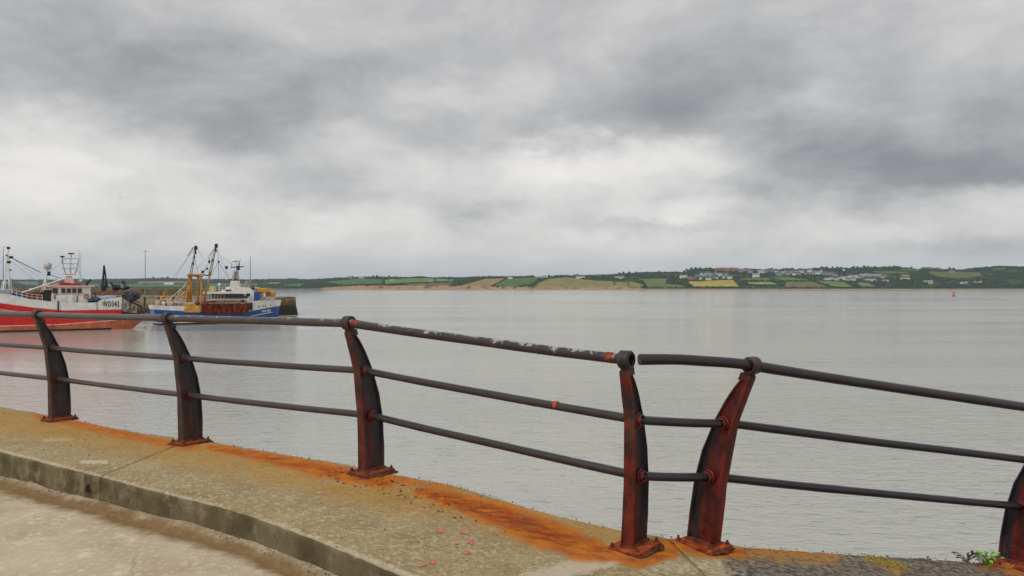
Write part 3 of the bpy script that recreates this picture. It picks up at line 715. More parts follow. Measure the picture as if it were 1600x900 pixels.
fields = [
 ([(717, 447), (755, 436), (792, 434), (777, 443), (760, 450.5)], TAN), ([(770, 446), (793, 435), (847, 432), (834, 443), (800, 449)], GRN),
 ([(834, 450), (838, 443), (858, 435), (886, 433), (930, 438), (982, 440), (982, 450)], (.21, .195, .065)), ([(680, 435), (711, 436), (708, 441), (680, 442)], GRN2),
 ([(600, 437), (644, 434), (700, 435), (700, 440), (625, 443), (600, 445)], GRN2), ([(505, 440), (560, 435), (600, 436), (598, 444), (531, 446)], GRN), ([(625, 443), (700, 441), (716, 443), (700, 447), (640, 447)], (.12, .12, .055)),
 ([(960, 440), (990, 440), (1006, 445), (1005, 450), (960, 450)], OLV), ([(994, 435), (1044, 435), (1041, 443), (1071, 446), (1072, 450), (1011, 450), (1005, 440)], (.13, .165, .05)),
 ([(1073, 440), (1145, 437), (1157, 449), (1084, 449)], YEL), ([(1154, 435), (1202, 434), (1204, 438), (1157, 438)], GRN2), ([(1165, 441), (1205, 440), (1219, 446), (1172, 445)], (.26, .26, .09)),
 ([(1160, 447), (1222, 447), (1224, 450), (1160, 450)], GRN), ([(1203, 432), (1238, 433), (1268, 438), (1222, 439)], (.095, .18, .045)), ([(1228, 440), (1270, 440), (1300, 450), (1224, 450)], (.17, .135, .06)),
 ([(1272, 438.5), (1319, 440), (1335, 449), (1304, 449)], GRN2), ([(1339, 440), (1358, 442), (1371, 449), (1346, 449)], (.14, .21, .07)),
 ([(1357, 424), (1420, 423), (1420, 428), (1375, 428)], (.10, .15, .05)), ([(1407, 419.5), (1438, 420), (1438, 424), (1395, 424)], GRN), ([(1445, 424), (1531, 425), (1537, 432), (1497, 436), (1465, 433)], (.12, .13, .05)),
 ([(1407, 429), (1424, 429), (1422, 433), (1407, 433)], OCH), ([(1552, 418), (1572, 418), (1570, 423), (1548, 423)], (.05, .10, .035)),
 ([(215, 439.5), (288, 439), (310, 443), (215, 443.5)], (.24, .16, .10)), ([(120, 443), (230, 443.6), (300, 444), (300, 449), (120, 449)], GRN), ([(20, 440), (60, 439), (62, 446), (40, 446)], (.13, .16, .055)), ([(422, 441), (440, 441), (436, 444), (420, 444)], OLV),
 ([(445, 444), (478, 442), (470, 448), (440, 447)], GRN), ([(320, 443), (400, 442), (400, 447), (330, 448)], GRN),
 ([(1640, 425), (1720, 426), (1760, 446), (1650, 446)], GRN2), ([(1800, 430), (1900, 432), (1900, 448), (1810, 448)], OLV)]
WOODC = (.028, .050, .026)
def field_at(px, py):
    for poly, col in fields:
        if in_poly(px, py, poly): return col
    return None
def near_edge(px, py, tol=1.0):
    for poly, col in fields:
        for (ax, ay), (bx, by) in zip(poly, poly[1:] + poly[:1]):
            dx, dy = bx - ax, by - ay; t = max(0, min(1, ((px - ax) * dx + (py - ay) * dy) / (dx * dx + dy * dy)))
            if math.hypot((px - ax - t * dx) * .6, py - ay - t * dy) < tol: return True
    return False
VV = [0, .01, .02, .03, .04, .05] + [.05 + .95 * k / 58 for k in range(1, 59)] + [1.06, 1.12, 1.25]
PXS = [-700 + 3 * k for k in range(int(2800 / 3) + 1)]
v, cols = [], []
for px in PXS:
    for vv in VV:
        p = terr(px, vv); v.append(p); x, y = proj(p)
        if vv <= .021: c = (.31, .225, .175) if px > 500 else (.15, .13, .12)
        elif vv < .055:
            c = (.075, .085, .045) if pw(CLIFF, px) < 5 else ((.36, .215, .125) if noise.noise(Vector((px * .11, vv * 30, 0))) > -.18 else (.10, .095, .05))
        else:
            if y > 447.6 and 540 < px < 700: c = (.33, .205, .125) if noise.noise(Vector((px * .13, y * .7, 0))) > -.1 else (.12, .11, .06)
            elif y > 448.3 and 830 < px < 985: c = (.31, .20, .11) if noise.noise(Vector((px * .2, y * .7, 4))) > 0 else (.11, .10, .05)
            else:
                f_ = field_at(x + 1.2 * noise.noise(Vector((px * .06, y * .3, 2))), y)
                c = f_ if f_ else (WOODC if noise.noise(Vector((px * .03, y * .3, 8))) < .12 else (.045, .078, .032))
                if f_ :
                    s_ = 1 + .22 * noise.noise(Vector((px * .05, y * .4, 5))) + .12 * noise.noise(Vector((px * .3, y * 1.2, 5))); c = tuple(k * s_ for k in c)
        cols.append((*c, 1))
nv = len(VV); f = []
for i in range(len(PXS) - 1):
    for k in range(nv - 1): f.append((i * nv + k, (i + 1) * nv + k, (i + 1) * nv + k + 1, i * nv + k + 1))
m, t, b = base_mat('far_fields')
ca = t.n('ShaderNodeAttribute', attribute_name='land').outputs['Color']; pos = t.n('ShaderNodeNewGeometry').outputs['Position']
nn = t.noise(pos, 0.03, 6, 0.65)
L(t, t.mix(1.0, ca, t.mix(t.lin(nn, .3, .7), (.72, .74, .72), (1.15, 1.13, 1.1)), 'MULTIPLY'), b.inputs['Base Color']); b.inputs['Roughness'].default_value = 1.0; b.inputs['Specular IOR Level'].default_value = .1
hills = mesh_obj('hills', v, f, m, smooth=True); tag(hills, kind='structure')
ca_ = hills.data.color_attributes.new('land', 'FLOAT_COLOR', 'POINT')
ca_.data.foreach_set('color', [q for c in cols for q in c])

def find_v(px, py):
    best = (1e9, .1)
    for k in range(120):
        vv = .05 + .95 * k / 119
        yy = proj(terr(px, vv))[1]
        if abs(yy - py) < best[0]: best = (abs(yy - py), vv)
    return best[1]
# canopy of the woods and hedges: many small leafy clumps
def foliage(name, a, b_, c_):
    m, t, b = base_mat(name)
    pos = t.n('ShaderNodeNewGeometry').outputs['Position']
    n1 = t.noise(pos, .05, 4, .6); n2 = t.noise(pos, .45, 4, .7)
    c = t.mix(t.ss(n1, .35, .65), a, b_); c = t.mix(t.ss(n2, .45, .65, 0, .6), c, c_)
    L(t, c, b.inputs['Base Color']); b.inputs['Roughness'].default_value = 1.0; b.inputs['Specular IOR Level'].default_value = .1
    return m
CANOPY = foliage('wood_canopy', (.018, .036, .020), (.040, .068, .028), (.062, .095, .036))
ICO = []
_bm = bmesh.new(); bmesh.ops.create_icosphere(_bm, subdivisions=1, radius=1); ICO = ([Vector(q.co) for q in _bm.verts], [tuple(x.index for x in q.verts) for q in _bm.faces]); _bm.free()
def clump(mb, p, r, sc=1.0):
    n0 = len(mb.v); vs = [p + Vector((q.x * r * random.uniform(.7, 1.25), q.y * r * random.uniform(.7, 1.25), (q.z * .8 + .35) * r * sc * random.uniform(.75, 1.2))) for q in ICO[0]]
    mb.add(vs, ICO[1])
wood, hedge = MB(), MB()
cnt = 0
for k in range(26000):
    px = random.uniform(-250, 1850); vv = random.uniform(.04, 1.0) if random.random() < .86 else random.uniform(.965, 1.01)
    p = terr(px, vv); x, y = proj(p)
    village = 1060 < px < 1400 and 421 < y < 440
    if village and random.random() < .62: continue
    if px < 700 and vv < .055 and px > 505: continue
    fa = field_at(x, y - .5)
    if fa is None:
        if noise.noise(Vector((px * .03, y * .3, 8))) < .3 or vv > .96 or random.random() < .12:
            r = random.uniform(2.6, 5.5) * (1.25 if px < 480 else 1)
            if vv > .96 and not 1530 < px: r *= .8 + .8 * max(0, noise.noise(Vector((px * .045, 0, 1))) + .25)
            if px > 1525: r *= .75
            clump(wood, p, r, 1.15)
    elif near_edge(x, y, .45): clump(hedge, p, random.uniform(1.6, 3.2))
for poly, col in fields:      # hedgerows along the field boundaries
    for (ax, ay), (bx, by) in zip(poly, poly[1:] + poly[:1]):
        n = int(math.hypot(bx - ax, by - ay) * 1.1)
        for k in range(n):
            if random.random() < .12: continue
            q = random.random(); x, y = ax + (bx - ax) * q, ay + (by - ay) * q
            if y > 449 or (540 < x < 1000 and y > 446.5): continue
            clump(hedge, terr(x + random.gauss(0, .3), find_v(x, y + random.gauss(0, .15))), random.uniform(1.5, 3.4))
for k in range(900):         # thick belts of trees along the ridge
    px = random.choice((random.uniform(1270, 1425), random.uniform(1075, 1118), random.uniform(1410, 1500), random.uniform(200, 300))); vv = random.uniform(.90, 1.0)
    if field_at(*proj(terr(px, vv))) is None: clump(wood, terr(px, vv), random.uniform(4, 7.0) * (1 if px > 1425 or px < 400 else 1.15) * (.6 if px > 1425 else 1), 1.2)
for k in range(1100):        # scrub along the shore on the right
    px = random.uniform(1000, 1800); clump(hedge, terr(px, random.uniform(.045, .085)), random.uniform(1.6, 3.0))
tag(wood.build('woodland', CANOPY), 'dark green woods covering the far hillside', 'woodland', kind='stuff')
tag(hedge.build('hedgerow', CANOPY), 'dark hedges dividing the far fields', 'hedges', kind='stuff')

# skyline trees that can be told apart
BARK = simple('bark', (.06, .045, .035), .9)
def far_tree(px, hgt, label=None):
    p = terr(px, .985); e = tag(empty('tree', p - Vector((0, 0, .5))), label or 'round dark tree standing up from the far ridge', 'tree', 'trees on the far skyline')
    MB().tube([(0, 0, 0), (.2, 0, hgt * .35), (.1, .2, hgt * .6)], [.5, .35, .2], 6).build('trunk', BARK, e)
    cr_ = MB()
    for k in range(34):
        a = random.uniform(0, 6.28); rr = hgt * .42 * math.sqrt(random.random()); zz_ = random.uniform(.35, .95)
        rr *= math.sin(min(1, (1.12 - zz_) * 1.8)) + .1
        clump(cr_, Vector((math.cos(a) * rr * 1.15, math.sin(a) * rr, hgt * zz_ - 1)), hgt * random.uniform(.09, .16))
    cr_.build('crown', CANOPY, e)
for px, hh in ((533, 9), (545, 12), (550, 13), (583, 13), (589, 14), (608, 12), (655, 9), (690, 9), (755, 10), (784, 9), (813, 10), (824, 9), (852, 11), (858, 12), (898, 11), (902, 12), (922, 9), (968, 13), (974, 14), (983, 13), (994, 11), (1029, 11), (1073, 14), (1080, 17), (1087, 16), (1094, 15), (1104, 15), (1110, 14), (1206, 11), (1238, 11), (1284, 15), (1291, 15), (1301, 14), (1308, 13), (1334, 15), (1340, 15), (1350, 16), (1356, 14), (1368, 12), (1379, 12), (1390, 13), (1397, 14), (1404, 13), (1424, 13), (1484, 15), (1490, 14), (240, 18), (262, 19), (254, 16)):
    far_tree(px, hh)

# houses
WHITE = simple('white_render', (.74, .72, .68), .8, var=.06); CREAM = simple('cream_render', (.52, .44, .30), .8, var=.08); BRICKW = simple('pinkish_render', (.34, .20, .16), .85, var=.12); GREYW = simple('grey_render', (.33, .34, .35), .85, var=.1)
SLATE = simple('slate_roof', (.11, .115, .13), .7, var=.2); TILE = simple('red_roof_tile', (.26, .085, .05), .8, var=.2); BROWNR = simple('brown_roof_tile', (.17, .11, .09), .8, var=.2); PALER = simple('pale_roof_sheet', (.30, .31, .33), .7, var=.15)
GLASSD = simple('dark_window_glass', (.02, .025, .03), .15)
house_cache = {}
def house(px, py, wpx, hpx, wall, roof, label, group, cat='house', gable=False, name='house'):
    vv = find_v(px, py + hpx * .5); p = terr(px, vv); sc_ = p.y / F
    W, H = wpx * sc_ * (1.28 if 1060 < px < 1400 else 1.1), hpx * sc_ * (1.15 if 1060 < px < 1400 else 1.05); D = min(W, 9); wh = H * .60; rh = max(H * .42, 1.2)
    e = empty(name, p - Vector((0, 0, .8)), random.uniform(-.35, .35)); tag(e, label, cat, group)
    key = (round(W, 1), round(H, 1), wall.name, roof.name, gable)
    if gable: W, D = D, W
    MB().box((0, 0, (wh + .8) / 2), (W, D, wh + .8)).build('wall', wall, e)
    z0 = wh + .8; ov = .4; r_ = MB(); x, y = W / 2 + ov, D / 2 + ov
    if gable: r_.add([(-x, -y, z0), (0, -y, z0 + rh), (x, -y, z0), (-x, y, z0), (0, y, z0 + rh), (x, y, z0)], [(0, 2, 1), (3, 4, 5), (0, 1, 4, 3), (1, 2, 5, 4), (0, 3, 5, 2)])
    else: r_.add([(-x, -y, z0), (-x, 0, z0 + rh), (-x, y, z0), (x, -y, z0), (x, 0, z0 + rh), (x, y, z0)], [(0, 1, 2), (3, 5, 4), (0, 3, 4, 1), (1, 4, 5, 2), (0, 2, 5, 3)])
    rf = r_.build('roof', roof, e)
    MB().box((W * .35, 0, z0 + rh), (1.0, .8, 2.0)).build('chimney', wall, rf)
    nwin = max(1, int(W / 4.5))
    for k in range(nwin):
        MB().box(((k + .5) / nwin * W - W / 2, -D / 2 - .02, .8 + wh * .55), (1.5, .12, 1.3)).build('window', GLASSD, e)
VG = 'houses in the hillside village across the water'
RG = 'red-roofed houses on top of the village'
GG = 'grey-roofed terraces in the village'
for px, py in ((1122, 421.5), (1129, 421), (1136, 421.5), (1143, 421), (1150, 421.5)): house(px, py, 6.4, 4.6, BRICKW, TILE, ['leftmost', 'second from left', 'middle one', 'second from right', 'rightmost'][(px - 1122) // 7] + ' of the red-roofed row on top of the village', RG)
for px, py in ((1159, 423), (1166, 421.5), (1172, 424), (1186, 423), (1194, 424), (1201, 424), (1208, 423.5)): house(px, py, 6, 4.2, random.choice((BRICKW, GREYW)), BROWNR, {1159: 'brown-roofed house next to the red-roofed row', 1166: 'brown-roofed house second after the red-roofed row', 1172: 'brown-roofed house third after the red-roofed row', 1186: 'brown-roofed house just above the large white house', 1194: 'brown-roofed house right of the one above the large white house', 1201: 'brown-roofed house second from the right end of its line', 1208: 'rightmost brown-roofed house before the white middle cluster'}[px], 'brown-roofed houses high in the village')
for px, py in ((1078, 434.5), (1082, 436)): house(px, py, 6, 4, BRICKW, BROWNR, 'brownish house at the left end of the village above the yellow field', 'brownish houses above the yellow field')
for px, py in ((1095, 434.5), (1107, 435.5), (1118, 434), (1131, 433), (1140, 433.5)): house(px, py, 6.5, 4.6, WHITE if px != 1118 else CREAM, SLATE, 'pale house in the lowest row of the village above the yellow field', 'pale houses above the yellow field', gable=random.random() < .4)
for px, py in ((1066, 432.5), (1072, 431), (1090, 431), (1100, 430.5), (1110, 430), (1105, 426.5), (1118, 427), (1124, 429.5), (1134, 429), (1096, 428)): house(px, py, 6, 4, random.choice((WHITE, GREYW, GREYW)), random.choice((SLATE, PALER)), 'grey or white house among trees at the left side of the village', 'houses at the left side of the village', gable=random.random() < .3)
for px, py in ((1181, 431), (1189, 425)): house(px, py, 8 if px == 1181 else 6, 5.5 if px == 1181 else 4, WHITE, PALER, 'large white house alone above the narrow green fields' if px == 1181 else 'small white house under the ridge above the large white house', None)
for px, py in ((1217, 428), (1222, 427), (1228, 424), (1236, 425), (1241, 428), (1247, 427.5), (1252, 424), (1258, 427.5), (1265, 424.5), (1272, 425), (1283, 423.5), (1278, 427)): house(px, py, 6.4, 4.6, random.choice((WHITE, WHITE, GREYW)), random.choice((SLATE, PALER, BROWNR)), 'house in the middle cluster of the village above the bright green field', 'houses in the middle cluster of the village', gable=random.random() < .4)
for px, py in ((1287, 427), (1293, 428), (1299, 427.5), (1304, 429.5)): house(px, py, 6, 4, GREYW, SLATE, 'grey house in the sloping row right of the middle cluster', GG)
for px, py in ((1213, 424.5), (1230, 427.5), (1245, 424.2), (1261, 427), (1268, 427.8)): house(px, py, 5.2, 3.6, random.choice((WHITE, CREAM)), random.choice((SLATE, BROWNR)), 'small house set between the others in the middle cluster', 'small infill houses in the middle cluster', gable=random.random() < .5)
for px, py in ((1344, 433.5), (1325, 436.5), (1312, 434)): house(px, py, 5.6, 3.8, random.choice((WHITE, CREAM)), BROWNR, 'brown-roofed pale house beside the white right-hand cluster', 'brown-roofed houses beside the right-hand cluster')
for px, py in ((1292, 436.5), (1299, 436), (1306, 437)): house(px, py, 6.6, 3.6, WHITE, PALER, 'low white house just above the lower green field', 'low white houses above the lower green field')
for px, py in ((1318, 435), (1323, 434), (1329, 432), (1338, 433), (1333, 436)): house(px, py, 6.6, 4.6, WHITE, SLATE if px % 2 else PALER, 'white house in the right-hand cluster of the village', 'white houses in the right-hand cluster', gable=px in (1323, 1338))
for px, py in ((1348, 431), (1354, 430.5), (1361, 431), (1368, 431.5), (1374, 431)): house(px, py, 7.4, 4.2, GREYW, PALER, 'grey house in the long terrace at the right end of the village', 'long grey terrace')
house(1360, 437.5, 16, 3.2, WHITE, PALER, 'long low white building below the grey terrace', None, 'building', name='building')
house(1381, 432, 7, 4.5, CREAM, BROWNR, 'ochre house at the right end of the grey terrace', None)
house(1383, 438.5, 8, 3.2, WHITE, SLATE, 'small white bungalow below the ochre house', None, name='bungalow')
house(1414, 435.5, 13, 3.4, WHITE, PALER, 'long white building under the small ochre field', None, 'building', name='building')
house(1318, 421.5, 3.4, 3, WHITE, SLATE, 'tiny white house among the dark ridge trees', None)
house(1453, 441, 8, 5, CREAM, PALER, 'big tan house among trees near the right shore', None)
house(1446, 440.5, 5, 3.6, GREYW, PALER, 'small grey house beside the big tan house', None)
for px in (1503, 1509): house(px, 442, 4, 3, WHITE, PALER, 'one of two tiny white cottages in the woods by the right shore', 'two white cottages by the right shore', name='cottage')
for px in (1523, 1531): house(px, 441, 4, 2.6, WHITE if px == 1531 else GREYW, PALER, 'white cottage farthest right in the shore woods' if px == 1531 else 'dim grey cottage in the shore woods', None, name='cottage')
for px in (1443, 1449, 1454, 1465): house(px, 419, 5, 3.6, GREYW, BROWNR, 'house on the bare skyline right of the village', 'skyline houses right of the village')
house(1487, 424, 8, 3, GREYW, SLATE, 'low grey house under the round skyline tree', None)
house(968, 433, 14, 4.5, WHITE, SLATE, 'white farmhouse with several chimneys left of the village', None, 'house', name='farmhouse')
house(907, 433.5, 13, 3.4, WHITE, PALER, 'long white farm building above the wide tan field', None, 'building', name='farm_building')
house(850, 433.5, 10, 3, CREAM, PALER, 'cream bungalow at the top of the dark green field', None, name='bungalow')
house(797, 433.5, 7, 4.4, WHITE, SLATE, 'white house at the top corner of the tan field', None)
house(935, 430.5, 6, 3, GREYW, SLATE, 'grey house in the trees left of the white farmhouse', None)
house(612, 437.8, 6, 2.6, CREAM, PALER, 'pale bungalow in the green field on the left shore', None, name='bungalow')
house(673, 440, 6, 2.6, GREYW, PALER, 'small pale shed above the left cliff', None, 'shed', name='shed')
house(548, 434, 9, 3, GREYW, BROWNR, 'grey house on the ridge above the left cliff', None); house(565, 434.4, 8, 2.6, GREYW, PALER, 'low house on the ridge between two round trees', None)
house(264, 443.5, 12, 3.2, WHITE, WHITE, 'distant white farm shed behind the pier', None, 'shed', name='shed')

# channel buoy
BUOYR = simple('buoy_red', (.42, .03, .025), .5)
bp_ = 670.0; e = tag(empty('channel_buoy', ((1490 - 800) / F * bp_, bp_, 0)), 'small red channel buoy floating near the far shore', 'buoy')
MB().tube([(0, 0, -.6), (0, 0, .2), (0, 0, .9), (0, 0, 1.1)], [1.1, 1.35, 1.3, .8], 14).build('float', BUOYR, e)
tw = MB()
for a in range(4):
    x, y = math.cos(a * 1.571 + .4), math.sin(a * 1.571 + .4); tw.bar((x * .7, y * .7, 1.0), (x * .3, y * .3, 2.9), .09)
tw.ring((0, 0, 2.0), (0, 0, 1), .62, .5, .12, 10); tw.build('tower', BUOYR, e)
MB().box((0, 0, 3.2), (1.15, 1.15, .95)).build('top_mark', BUOYR, e)
# flying gull
yb = 210.0; bp = Vector(((188 - 800) / F * yb, yb, EYE + (450 - 308) / F * yb)); GULL = simple('gull_feathers', (.16, .16, .17), .7)
def gull_body(mb):
    mb.tube([(-.24, 0, 0), (-.16, 0, .01), (0, 0, 0), (.14, 0, .01), (.2, 0, .03), (.25, 0, .02)], [.015, .05, .07, .05, .04, .008], 8)
    for s in (-1, 1):
        pr = [(-.05, .09, 0, 0.012), (-.06, .08, s * .25, .05), (-.02, .06, s * .45, .04), (-.10, -.06, s * .72, -.03)]
        rings = []
        for (x0, x1, y, z) in [(-.07, .08, 0, .0), (-.06, .10, s * .22, .10), (-.06, .06, s * .42, .09), (-.13, -.09, s * .70, -.01)]:
            rings.append([(x0, y, z), (x0 * .5 + x1 * .5, y, z + .012), (x1, y, z), (x0 * .5 + x1 * .5, y, z - .008)])
        mb.loft(rings, True)
    mb.add([(-.2, -.03, 0), (-.2, .03, 0), (-.36, .06, 0), (-.36, -.06, 0), (-.28, 0, .012)], [(0, 1, 4), (1, 2, 4), (2, 3, 4), (3, 0, 4), (3, 2, 1, 0)])
gb = MB(); gull_body(gb); go = gb.build('gull', GULL); go.location = bp; go.rotation_euler = (0.15, 0.1, .5); tag(go, 'small dark gull flying in the grey sky over the red boat', 'bird')

# ------------------------------------------------------------------ pier
A_, B_ = Vector(((405 - 800) / F * 199, 199, 0)), Vector(((228 - 800) / F * 224, 224, 0))
pdir = (B_ - A_).normalized(); pn = Vector((-pdir.y, pdir.x, 0))
if pn.y < 0: pn = -pn
PL = 250; PWD = 14; DK = 4.75
PST = simple('pier_concrete', (.27, .225, .15), .9, var=.3, scale=.35, dirt=(.12, .10, .06), dirt_amt=.2, bump=.3)
def pier_mat():
    m, t, b = base_mat('pier_wall_with_tidemark')
    pos = t.n('ShaderNodeNewGeometry').outputs['Position']; s = t.n('ShaderNodeSeparateXYZ', ins={0: pos})
    n1 = t.noise(pos, .5, 6, .65); n2 = t.noise(t.mapv(pos, (1, 1, .3)), 1.4, 6, .65)
    c = t.mix(t.lin(n2, .3, .7), (.13, .10, .055), (.36, .29, .18))
    # weed grows below the tide mark; it is older and thicker on the pier head
    lvl = t.math('ADD', s.outputs[2], t.math('MULTIPLY', t.math('SUBTRACT', n1, .5), 2.6))
    head = t.ss(s.outputs[0], -70, -62)
    lvl = t.math('SUBTRACT', lvl, t.math('MULTIPLY', head, 1.2))
    c = t.mix(t.ss(t.math('ADD', lvl, 0.0), 3.2, 2.0), c, t.mix(t.ss(n2, .4, .6), (.17, .075, .015), (.055, .062, .012)))
    c = t.mix(t.ss(lvl, 1.9, .9), c, (.014, .018, .008))
    L(t, c, b.inputs['Base Color']); b.inputs['Roughness'].default_value = .85
    bp = t.n('ShaderNodeBump', ins={'Height': t.math('ADD', n1, n2), 'Strength': .8, 'Distance': .25}); L(t, bp.outputs[0], b.inputs['Normal'])
    return m
PWM = pier_mat()
pier = tag(empty('pier'), 'long stone harbour pier with weed-covered rounded end behind the boats', 'pier')
# outline: straight face, rounded head
outl = []
for k in range(60): outl.append(A_ + pdir * (PL - 2 - (PL - 6) * k / 59))
c0 = A_ + pdir * 4 + pn * 4
for k in range(1, 8):
    a = math.pi / 2 * k / 7; outl.append(c0 - pn * 4 * math.cos(a) - pdir * 4 * math.sin(a))
c1 = A_ + pdir * 4 + pn * (PWD - 4)
for k in range(0, 8):
    a = math.pi / 2 * k / 7; outl.append(c1 - pdir * 4 * math.cos(a) + pn * 4 * math.sin(a))
outl.append(A_ + pdir * (PL - 2) + pn * PWD)
rings = []
cen = A_ + pdir * (PL / 2) + pn * (PWD / 2)
for z, o_ in ((-2, 1.0), (.5, .6), (2.4, .25), (DK - .45, 0), (DK - .45, -.02)):
    rr = []
    for i, p in enumerate(outl):
        nd = (p - (A_ + pdir * max(6, min(PL - 6, (p - A_).dot(pdir))) + pn * (PWD / 2))).normalized()
        rr.append(p + nd * (o_ + .25 * noise.noise(Vector((p.x * .3, p.y * .3, z)))) + Vector((0, 0, z)))
    rings.append(rr)
MB().loft(rings, True).build('pier_wall', PWM, pier)
cap = []
for z, o_ in ((DK - .445, .10), (DK - .02, .12), (DK, .05)):
    rr = []
    for p in outl:
        nd = (p - (A_ + pdir * max(6, min(PL - 6, (p - A_).dot(pdir))) + pn * (PWD / 2))).normalized(); rr.append(p + nd * o_ + Vector((0, 0, z)))
    cap.append(rr)
MB().loft(cap, True).build('deck', PST, pier)
PARM = simple('parapet_stone', (.155, .115, .060), .9, var=.4, scale=.5, dirt=(.06, .05, .03), dirt_amt=.25, bump=.6)
for k in range(26):  # parapet built in lengths
    s0 = 22 + k * 9; 
    if s0 > PL - 12: break
    c = A_ + pdir * (s0 + 4.5) + pn * (PWD - 1.2); MB().bbox((c.x, c.y, DK + 1.02), (8.96, 1.1, 2.04 + .05 * random.uniform(-1, 1)), .06, math.atan2(pdir.y, pdir.x)).build('parapet_block', PARM, pier)
RUB = simple('timber_fender', (.10, .085, .05), .9, var=.4, scale=1)
for k in range(22):
    s0 = 8 + k * 6.5; c = A_ + pdir * s0 - pn * .42; MB().box((c.x, c.y, 2.6), (.35, .3, 4.0), math.atan2(pdir.y, pdir.x)).build('fender', RUB, pier)
BOLM = simple('bollard_iron', (.06, .06, .055), .6)
for s0 in (9, 24, 40, 56, 74):
    c = A_ + pdir * s0 + pn * 1.1; o = MB().tube([c + Vector((0, 0, DK)), c + Vector((0, 0, DK + .1)), c + Vector((0, 0, DK + .45)), c + Vector((0, 0, DK + .5)), c + Vector((0, 0, DK + .62))], [.32, .2, .17, .3, .22], 12).build('bollard', BOLM)
    tag(o, {9: 'iron mooring bollard nearest the weedy pier end', 24: 'second iron bollard from the weedy pier end', 40: 'iron bollard on the pier behind the blue trawler wheelhouse', 56: 'iron bollard on the pier beyond the yellow gantry', 74: 'iron bollard on the pier between the two trawlers'}[s0], 'bollard', 'bollards along the pier')
LAMPM = simple('galvanised_pole', (.17, .20, .20), .5); 
def pier_lamp(px, Y, ztop, label, kind):
    x = (px - 800) / F * Y; e = tag(empty('lamp_post', (x, Y, DK)), label, 'lamp post')
    H = ztop - DK
    MB().tube([(0, 0, 0), (0, 0, H * .5), (0, 0, H)], [.16, .11, .07], 8).build('pole', LAMPM, e)
    MB().box((0, 0, .1), (.5, .5, .2)).build('foot', LAMPM, e)
    if kind == 2:
        for s in (-1, 1): MB().box((s * .35, 0, H - .05), (.6, .32, .14), 0, (.8, .8)).build('lamp_head', LAMPM, e)
        MB().bar((-.3, 0, H - .12), (.3, 0, H - .12), .04).build('bracket', LAMPM, e)
    elif kind == 1:
        MB().tube([(0, 0, H), (.3, 0, H + .12), (.9, 0, H + .1)], .05, 6).build('arm', LAMPM, e); MB().box((1.15, 0, H + .02), (.8, .34, .16), 0, (.8, .7)).build('lamp_head', LAMPM, e)
    else: MB().sph((0, 0, H), .09, 6, 5).build('tip', LAMPM, e)
zpy = lambda py, Y: EYE + (450 - py) / F * Y
pier_lamp(227, 232, zpy(392, 232), 'tall grey lamp post with two heads on the pier between the boats', 2)
pier_lamp(391, 211, zpy(401, 211), 'thin bare pole on the pier behind the wheelhouse of the blue boat', 0)
pier_lamp(5, 250, zpy(386, 250), 'tall lamp post with one arm at the left edge behind the red boat', 1)
# thin marker on the pier head
x = (450 - 800) / F * 200; tag(MB().tube([(x, 200, DK), (x, 200, DK + 1.5), (x, 200, DK + 1.62)], [.05, .05, .10], 6).build('marker_post', LAMPM), 'short thin marker post on the weedy pier end', 'post')

# ------------------------------------------------------------------ boats
class Boat:
    def __init__(s, E, L_, ang, name, label, cat='fishing boat'):
        s.d = Vector((math.cos(ang), math.sin(ang), 0)); s.n = Vector((-math.sin(ang), math.cos(ang), 0)); s.o = Vector(E) - s.d * L_
        s.e = tag(empty(name, s.o, ang), label, cat)
    def x(s, px, y=0.0):
        k = (px - 800) / F
        return (k * (s.o.y + y * s.n.y) - s.o.x - y * s.n.x) / (s.d.x - k * s.d.y)
    def z(s, px, py, y=0.0):
        X = s.x(px, y); Y = s.o.y + X * s.d.y + y * s.n.y; return EYE - (py - 450) / F * Y
    def P(s, px, py, y=0.0): return Vector((s.x(px, y), y, s.z(px, py, y)))
def paint(name, col, rough=.45, var=.12, dirt=(.30, .16, .09), amt=.07): return simple(name, col, rough, 0, var, .9, dirt, amt)
WHT = paint('boat_white', (.72, .71, .68)); RED = paint('boat_red', (.60, .010, .008), .45, .15, (.20, .02, .015), .1); ANTI = paint('antifouling_orange', (.50, .130, .050), .8, .25, (.22, .07, .03), .3)
PINKW = paint('pinkish_white', (.66, .42, .38), .5); NAVY = paint('boat_blue', (.015, .075, .30), .4, .2, (.02, .03, .08), .15); DREDGE = simple('rusty_dredge_steel', (.15, .018, .007), .9, var=.55, scale=1.3, dirt=(.36, .11, .015), dirt_amt=.24, bump=.5)
YELP = paint('crane_yellow', (.60, .31, .035), .5, .25, (.34, .11, .015), .25); GANT = paint('gantry_ochre', (.50, .225, .035), .6, .3, (.22, .07, .015), .3); DARKM = simple('dark_gear', (.020, .022, .025), .7, var=.4); ROPE = simple('dark_wire', (.07, .07, .08), .7); NET = simple('dark_net', (.055, .055, .075), .95, var=.5, scale=2, bump=.8); BLUEP = paint('bright_blue', (.015, .06, .30)); BOOT = simple('dark_boot_top', (.07, .018, .012), .7)
BEIGE = paint('beige_deck_gear', (.46, .40, .27), .6, .2, (.25, .17, .08), .25); GREYB = simple('grey_tarpaulin', (.36, .40, .46), .8, var=.2); RUSTY = simple('rust_streaked_white', (.40, .30, .22), .7, var=.3, scale=1.2, dirt=(.26, .09, .03), dirt_amt=.35)

